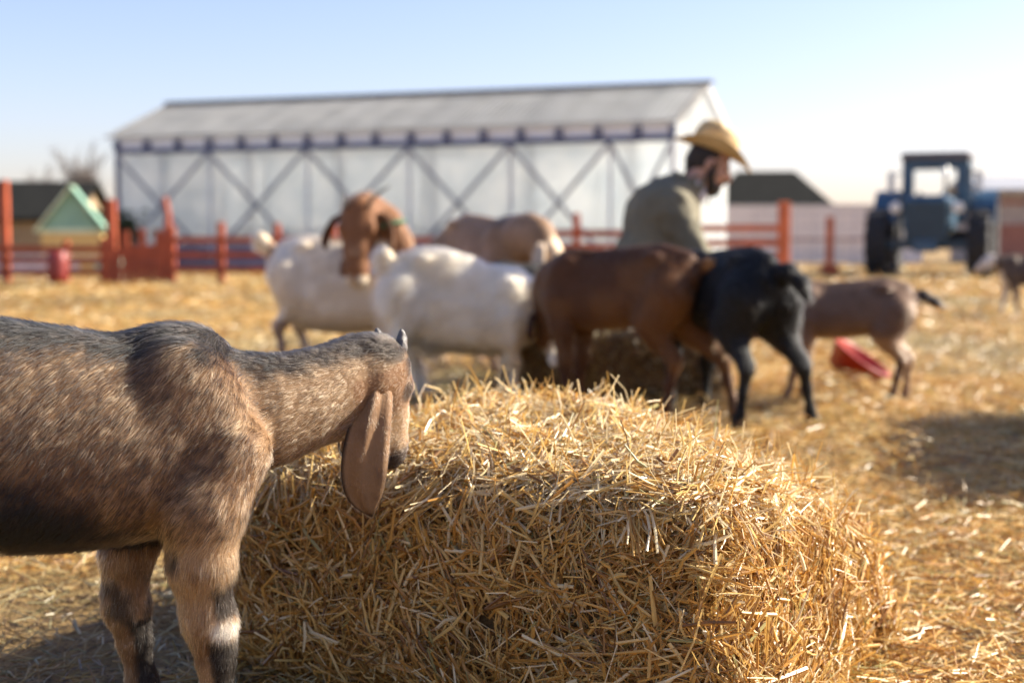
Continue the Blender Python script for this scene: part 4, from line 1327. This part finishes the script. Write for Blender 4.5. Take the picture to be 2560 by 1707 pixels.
    while x < L + .1:
        MB().box((min(x, L - .05), -.085, h0 + .22), (.15, .12, .22)).build("rafter_end", navy, root)
        x += .985
    # frames seen dimly through the film
    for i in range(6):
        x = 1.5 + i * 2.65
        mb = MB(); mb.beam((x, .15, 0), (x, .15, eh - .15), .09); mb.beam((x, Wd - .15, 0), (x, Wd - .15, eh - .15), .09)
        mb.beam((x, .15, eh - .2), (x, Wd / 2, rh - .2), .09); mb.beam((x, Wd - .15, eh - .2), (x, Wd / 2, rh - .2), .09); mb.beam((x, .15, eh - .25), (x, Wd - .15, eh - .25), .07)
        mb.build("inner_frame", steel, root)
    MB().box((L / 2, Wd / 2 + .6, .55), (L * .8, .7, 1.1), bev=.05).build("inner_bench", simple("dull_bench", (.30, .31, .33), .7), root)
    MB().box((L - .06, Wd / 2, .06), (.1, Wd - .2, .1)).build("gable_sill", steel, root)
build_barn()

# ================================================================== FENCES
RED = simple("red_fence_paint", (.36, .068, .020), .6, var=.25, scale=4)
ORANGE = simple("sunlit_red_paint", (.52, .125, .04), .6, var=.25, scale=4)  # lighter copy of the fence red, sunlight put into the colour
def rail_fence(label, x0, x1, y0, y1, rails, posts, rw=.12, th=.05, mat=RED):
    root = empty("rail_fence", (x0, y0, 0)); tag(root, label, "fence", "red fence runs round the yard")
    d = Vector((x1 - x0, y1 - y0, 0))
    for i, z in enumerate(rails):
        MB().beam((0, -.06, z), (d.x, d.y - .06, z + .01 * (i % 2)), th, rw).build("rail", mat, root)
    for t, h, w in posts:
        MB().box((d.x * t, d.y * t, h / 2), (w, w * .9, h), bev=.012).build("post", mat, root)
    return root
rail_fence("red rail fence with a tall post at the far left of the yard", -10.2, -6.95, 24.9, 24.8, (.60, .40, .20), [(.0, 1.3, .14), (.42, 1.80, .14), (.75, .75, .10), (.95, .8, .10)])
rail_fence("red rail fence in front of the barn, between picket gate and goats", -6.0, -1.0, 24.75, 24.7, (.76, .50, .25), [(.02, 1.0, .11), (.19, 1.07, .12), (.385, 1.05, .11), (.58, 1.03, .11), (.8, 1.0, .11)])
rail_fence("red rail fence behind the roan goat and the man", -.95, 2.3, 24.7, 24.65, (.87, .64, .40), [(.0, 1.0, .11), (.635, 1.22, .12), (.98, 1.0, .11)])
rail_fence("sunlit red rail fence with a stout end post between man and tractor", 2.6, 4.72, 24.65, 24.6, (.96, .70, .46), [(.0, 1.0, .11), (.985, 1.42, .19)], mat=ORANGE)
g = empty("picket_gate", (-6.92, 24.75, 0)); tag(g, "red picket gate of upright boards between two taller posts, before the barn corner", "gate", "red fence runs round the yard")
for i, h in enumerate((.60, .92, .66, .95, .68, .93)):
    MB().box((.07 + i * .145, -.03, h / 2), (.135, .03, h), bev=.008).build("picket", RED, g)
MB().box((-.03, 0, .73), (.15, .13, 1.46), bev=.012).build("post", RED, g)
mb = MB(); mb.tube([(.90, 0, 0), (.93, 0, .8), (.96, 0, 1.2), (.90, 0, 1.5)], [.085, .08, .05, .05], 8); mb.build("post", RED, g)
for z in (.25, .5): MB().box((.43, .02, z), (.9, .04, .1)).build("crossbar", RED, g)
mb = MB(); mb.lathe([(.0, .0), (.165, .0), (.18, .2), (.18, .4), (.165, .56), (.15, .57), (.15, .52), (0, .52)], n=24)
brl = mb.build("barrel", simple("dark_red_barrel", (.22, .025, .02), .5), None, True); brl.location = (-7.75, 24.3, 0)
tag(brl, "dark red barrel standing against the left fence", "barrel")
# white panel wall far right
wl = empty("panel_wall", (6.6, 44.0, 0)); tag(wl, "long pale pink-white panel wall across the far side of the yard", "wall")
WP = simple("white_panel", (.74, .67, .63), .7, var=.06, scale=1.5)
for i in range(5):
    MB().box((.6 + i * 1.22, 0, .9), (1.2, .06, 1.74)).build("panel", WP, wl)
MB().box((3.05, -.04, .75), (6.1, .04, .07)).build("rail", simple("dull_red_rail", (.42, .25, .21), .7), wl)
MB().box((3.05, .0, 1.79), (6.1, .09, .05)).build("coping", simple("grey_coping", (.45, .45, .46), .7), wl)
# wire mesh fence with red post before it
mf = empty("mesh_fence", (5.0, 30.0, 0)); tag(mf, "thin wire mesh fence with a slim red post before the pale wall", "fence")
mb = MB()
for i in range(5): mb.beam((0, 0, .2 + i * .28), (3.2, 0, .2 + i * .28), .012)
for i in range(8): mb.beam((.1 + i * .42, 0, 0), (.1 + i * .42, 0, 1.35), .012)
mb.build("wire_mesh", simple("grey_wire", (.3, .3, .32), .5), mf)
MB().box((1.68, 0, .62), (.14, .10, 1.24)).build("post", ORANGE, mf)
MB().box((1.68, -.02, .12), (.34, .3, .24), bev=.02).build("post_foot", RED, mf)

# ================================================================== BUILDINGS, TREES
def gable_house(name, label, loc, rz, w, d, wall_h, roof_h, wallm, roofm, over=.3, hip=0.0, cat="house", extra=None):
    root = empty(name, loc, rz); tag(root, label, cat)
    mb = MB(); mb.box((0, 0, wall_h / 2), (w, d, wall_h))
    mb.add([(-w / 2, -d / 2, wall_h), (-w / 2, d / 2, wall_h), (-w / 2 + hip * .9, 0, wall_h + roof_h * .96), (w / 2, -d / 2, wall_h), (w / 2, d / 2, wall_h), (w / 2 - hip * .9, 0, wall_h + roof_h * .96)], [(0, 2, 1), (3, 4, 5)])
    mb.build("wall", wallm, root)
    x, y = w / 2 + over, d / 2 + over; t = .12
    zo = wall_h - roof_h * over / (d / 2)
    V = [(-x, -y, zo), (x, -y, zo), (x, y, zo), (-x, y, zo), (-x + hip, 0, wall_h + roof_h), (x - hip, 0, wall_h + roof_h)]
    F = [(0, 1, 5, 4), (2, 3, 4, 5), (1, 2, 5), (3, 0, 4)] if hip > 0 else [(0, 1, 5, 4), (2, 3, 4, 5)]
    me = bpy.data.meshes.new("roof"); me.from_pydata(V, [], F); me.update()
    ro = link("roof", me, roofm, root); so = ro.modifiers.new("thickness", 'SOLIDIFY'); so.thickness = t; so.offset = 1
    return root
darkroof = simple("dark_shingle", (.016, .016, .014), .95, var=.25, scale=3, bump=.3, spec=.1)
tanwall = simple("tan_render", (.30, .22, .13), .85); palewall = simple("pale_render", (.55, .53, .5), .8)
h = gable_house("house", "low tan house with a long dark roof behind the left fence", (-17.6, 50, 0), R(4), 5.6, 6, 1.45, 1.2, tanwall, darkroof)
MB().box((-.2, -3.02, .85), (.8, .06, .6)).build("window", simple("dark_glass", (.03, .035, .04), .1), h)
h = gable_house("house", "house with a steep dark hipped roof behind the pale wall", (11.0, 62, 0), R(-6), 4.6, 6.0, 2.1, 1.45, palewall, darkroof, hip=1.4)
MB().box((.5, -3.02, 1.1), (.9, .06, .8)).build("window", simple("dim_glass", (.04, .045, .05), .1), h)
# red-brown shed far right
sh = gable_house("shed", "long beige and red-brown shed with a grey roof at the right edge", (19.2, 47, 0), R(-4), 8.2, 5, 2.25, .45, simple("beige_siding", (.42, .34, .28), .8), simple("grey_roof", (.36, .36, .37), .6))
MB().box((0, -2.53, .62), (8.2, .05, 1.2)).build("lower_cladding", simple("red_brown_cladding", (.36, .15, .10), .8), sh)
MB().box((.2, -2.54, 1.9), (8.2, .05, .1)).build("trim", simple("red_trim", (.34, .12, .08), .8), sh)
# small green-roofed hut
GREEN = simple("green_roof_sheet", (.24, .42, .31), .5, var=.1); LG = simple("pale_green_board", (.58, .68, .46), .6); YEL = simple("yellow_board", (.66, .46, .17), .7)
hut = empty("playhouse", (-9.95, 32.2, 0), R(12)); tag(hut, "little yellow hut with a steep green gable roof behind the left fence", "hut")
MB().box((0, .6, .5), (1.3, 1.2, 1.0)).build("wall", YEL, hut)
me = MB().add([(-.62, -.02, 1.0), (.62, -.02, 1.0), (0, -.02, 1.88), (-.62, .02, 1.0), (.62, .02, 1.0), (0, .02, 1.88)], [(0, 1, 2), (5, 4, 3), (0, 3, 4, 1), (1, 4, 5, 2), (2, 5, 3, 0)]).build("gable", GREEN, hut)
MB().beam((-.78, .55, .93), (.02, .55, 1.97), 1.5, .05).build("roof", LG, hut)
MB().beam((.78, .55, .93), (.0, .55, 1.95), 1.5, .05).build("roof", GREEN, hut)
MB().box((0, -.03, .95), (1.4, .05, .1)).build("fascia", LG, hut)
bn = empty("bench", (-8.1, 27.5, 0)); tag(bn, "low pale bench with a mint green panel behind the left fence", "bench")
MB().box((0, 0, .40), (1.1, .35, .08)).build("seat", simple("cream_plank", (.7, .62, .5), .6), bn)
MB().box((.35, -.15, .27), (.5, .04, .2)).build("panel", simple("mint_panel", (.35, .62, .48), .6), bn)
MB().box((-.35, -.15, .27), (.28, .04, .2)).build("panel", simple("white_board", (.75, .72, .68), .6), bn)
for x in (-.5, .5): MB().box((x, 0, .18), (.06, .3, .36)).build("leg", simple("bench_leg", (.4, .3, .2), .6), bn)
lw = empty("low_wall", (-11.2, 28.5, 0)); tag(lw, "low whitewashed board wall beyond the far left rails", "wall")
MB().box((.9, 0, .2), (2.8, .08, .40)).build("board", simple("whitewash", (.74, .69, .70), .7), lw)
MB().box((.9, 0, .43), (2.9, .14, .06)).build("coping", simple("grey_cap", (.5, .5, .52), .7), lw)

BARK = simple("bare_bark", (.13, .11, .10), .9, var=.2)
def bare_tree(label, loc, height, seed):
    r = random.Random(seed)
    root = empty("bare_tree", loc); tag(root, label, "tree", "bare trees beyond the yard")
    tr, tw = MB(), MB()
    def grow(mb, p, d, L, rad, depth):
        pts = [p]; q = p.copy()
        for k in range(4):
            d = (d + Vector((r.uniform(-.12, .12), r.uniform(-.12, .12), .06))).normalized(); q = q + d * (L / 4); pts.append(q.copy())
        mb.tube(pts, [rad * (1 - .12 * i) for i in range(5)], 5 if depth < 2 else 3, False)
        if depth >= 4: return
        for k in range(4 if depth else 6):
            t = r.uniform(.35, 1.0) if k else 1.0
            b = pts[min(4, max(1, int(t * 4)))]
            nd = (d + Vector((r.uniform(-.75, .75), r.uniform(-.75, .75), r.uniform(.0, .5)))).normalized()
            grow(tw, b, nd, L * r.uniform(.5, .75), rad * .62, depth + 1)
    grow(tr, Vector((0, 0, 0)), Vector((0, 0, 1)), height * .42, height * .018, 0)
    tr.build("trunk", BARK, root); tw.build("crown", BARK, root)
for i, (x, y, hh, lab) in enumerate([(-19.3, 66, 5.6, "tallest bare tree, right beside the barn's left end"), (-21.0, 68, 5.3, "bare tree rising just behind the peak of the green-roofed hut"),
                                    (-22.9, 70, 4.4, "bare tree poking above the dark roof, next to the hut's peak"), (-24.6, 72, 3.9, "smallest bare tree, above the dark roof near the tall red post")]):
    bare_tree(lab, (x, y, 0), hh, i + 4)
bs = fbm  # evergreen hedge near the barn's left corner
def bush(label, loc, rad, hgt, n, seed):
    gg = np.random.default_rng(seed)
    P = gg.normal(0, .45, (n, 3)) * np.array([rad, rad, hgt * .5]) + np.array([0, 0, hgt * .5]); P[:, 2] = np.clip(P[:, 2], .02, hgt)
    D = unit(gg.normal(0, 1, (n, 3))); C = np.array((.05, .065, .03)) * (.6 + .9 * gg.random((n, 1)))
    V, F, T = straw_blades(P, D, unit(gg.normal(0, 1, (n, 3))), .18 * np.ones(n), .07 * np.ones(n), gg.normal(0, .1, n), C, seed)
    o = link("bush", np_mesh("bush", V, F, tint=T, smooth=False), M_COAT); o.location = loc
    tag(o, label, "bush")
bush("dark green bush between the green-roofed hut and the barn", (-10.7, 37.5, 0), .9, 1.5, 2500, 3)

# ================================================================== TRACTOR
def build_tractor():
    root = empty("tractor", (9.22, 31.2, 0), R(-21)); tag(root, "old blue tractor with a tall cab and big black tyres, facing the yard", "tractor")
    BLUE = simple("blue_paint", (.036, .088, .14), .4, var=.25, scale=3); DK = simple("dark_iron", (.03, .03, .033), .6)
    TY = simple("tyre_rubber", (.022, .022, .024), .85, bump=.2); GL = simple("lamp_glass", (.75, .75, .70), .15); ROOF = simple("cab_roof", (.13, .115, .115), .6)
    CH = simple("bare_metal", (.5, .5, .48), .35, metal=.6); RIM = simple("rim_paint", (.035, .045, .055), .5)
    # local: -y is forward (towards the camera)
    MB().box((0, -.95, 1.28), (.98, 1.9, .78), bev=.10).build("bonnet", BLUE, root)
    gr = MB().box((0, -1.93, 1.14), (.86, .05, .86), bev=.02).build("grille", simple("blue_grille", (.03, .075, .11), .5), root)
    mb = MB()
    for i in range(11): mb.box((-.36 + i * .072, -1.965, 1.13), (.018, .02, .74))
    mb.build("bar", DK, gr)
    for s in (-1, 1):
        hl = MB().lathe([(.0, -.13), (.08, -.11), (.115, .0), (.12, .02)], (s * .62, -1.86, 1.42), rot=(R(90), 0, 0), n=20).build("headlight", BLUE, root, True)
        MB().lathe([(.118, .0), (.09, .03), (.0, .045)], (s * .62, -1.88, 1.42), rot=(R(90), 0, 0), n=20).build("lens", GL, hl, True)
        MB().beam((s * .46, -1.85, 1.32), (s * .6, -1.85, 1.35), .04).build("lamp_bracket", DK, root)
    # cab
    cab = MB()
    for sx in (-1, 1):
        for y in (.18, 1.45): cab.box((sx * .66, y, 1.95), (.09, .09, 1.1))
    cab.box((0, .16, 2.42), (1.4, .07, .16)); cab.box((0, .16, 1.62), (1.4, .07, .22)); cab.box((0, 1.47, 2.42), (1.4, .07, .16)); cab.box((0, 1.47, 1.55), (1.4, .07, .3))
    for sx in (-1, 1): cab.box((sx * .68, .81, 1.5), (.06, 1.3, .3)); cab.box((sx * .68, .81, 2.44), (.06, 1.3, .12)); cab.box((sx * .54, .155, 2.0), (.18, .06, .7)); 
    cab.build("cab_frame", BLUE, root)
    MB().box((0, .16, 1.32), (1.34, .1, .42), bev=.02).build("firewall", BLUE, root)
    MB().box((0, .8, 2.58), (1.5, 1.55, .17), bev=.06).build("cab_roof", ROOF, root)
    gm, nt, b, out = mat_new("window_glass"); b.inputs["Base Color"].default_value = (.95, .97, .98, 1); b.inputs["Roughness"].default_value = .03; b.inputs["Transmission Weight"].default_value = 1; b.inputs["IOR"].default_value = 1.1
    MB().box((0, .16, 2.04), (.92, .012, .62)).build("windscreen", gm, root)
    MB().box((0, 1.47, 2.02), (1.24, .012, .62)).build("rear_window", gm, root)
    MB().box((.2, 1.0, 1.4), (.5, .5, .12), bev=.04).build("seat", DK, root)
    MB().lathe([(.19, -.015), (.205, 0), (.19, .015), (.175, 0), (.19, -.015)], (.0, .55, 1.55), rot=(R(-50), 0, 0), n=24).build("steering_wheel", DK, root, True)
    # chassis, axle
    MB().box((0, -.3, .78), (.42, 3.0, .36), bev=.04).build("chassis", DK, root)
    MB().box((0, -1.4, .66), (1.7, .22, .20), bev=.03).build("front_axle", BLUE, root)
    MB().box((0, -2.0, .62), (.5, .12, .24), bev=.03).build("front_weight", BLUE, root)
    MB().box((0, .9, .82), (1.3, .3, .3), bev=.03).build("rear_axle", DK, root)
    MB().tube([(.30, -.9, 1.5), (.30, -.9, 2.15), (.30, -.88, 2.3)], [.045, .045, .05], 10).build("exhaust_pipe", CH, root, True)
    MB().tube([(-.2, -1.2, 1.5), (-.2, -1.2, 1.75)], .05, 10).build("air_intake", DK, root, True)
    # mirrors
    for s in (-1, 1):
        mr = MB().beam((s * .7, .15, 2.2), (s * .90, .02, 2.2), .025).build("mirror_arm", DK, root)
        MB().box((s * .92, .02, 2.02), (.16, .03, .46), bev=.01).build("mirror", CH, mr)
    # wheels
    def wheel(x, y, rad, wd, side, lugs):
        mb = MB()
        mb.lathe([(rad * .55, -wd * .42), (rad * .80, -wd * .5), (rad * .96, -wd * .44), (rad, -wd * .2), (rad, wd * .2), (rad * .96, wd * .44), (rad * .80, wd * .5), (rad * .55, wd * .42)], (x, y, rad), 'X', 40)
        for k in range(lugs):
            a = 2 * math.pi * k / lugs; sg = 1 if k % 2 else -1
            c = Vector((x + sg * wd * .24, y + math.cos(a) * (rad + .012), rad + math.sin(a) * (rad + .012)))
            mb.box(c, (wd * .56, .055, .06), rot=(a + R(90) + 0, 0, 0))
        w = mb.build("wheel", TY, root)
        MB().lathe([(.0, -wd * .2), (rad * .22, -wd * .2), (rad * .3, -wd * .1), (rad * .56, -wd * .34), (rad * .58, wd * .34), (rad * .3, wd * .1), (rad * .22, wd * .24), (0, wd * .24)], (x, y, rad), 'X', 28).build("rim", RIM, w, True)
    for s in (-1, 1):
        wheel(s * 1.05, .9, .88, .50, s, 30); wheel(s * 1.02, -1.4, .68, .44, s, 26)
        # fenders
        V, F = [], []
        for i in range(13):
            a = R(10 + i * 13); 
            for xx in (.78, 1.30):
                for rr in (.95, .98): V.append((s * xx,   .9 + math.cos(a) * rr, .88 + math.sin(a) * rr))
        for i in range(12):
            a = i * 4; b = a + 4
            F += [(a, b, b + 2, a + 2), (a + 1, a + 3, b + 3, b + 1), (a, a + 1, b + 1, b), (a + 2, b + 2, b + 3, a + 3)]
        F += [(0, 2, 3, 1), (48, 49, 51, 50)]
        MB().add(V, F).build("fender", BLUE, root)
build_tractor()
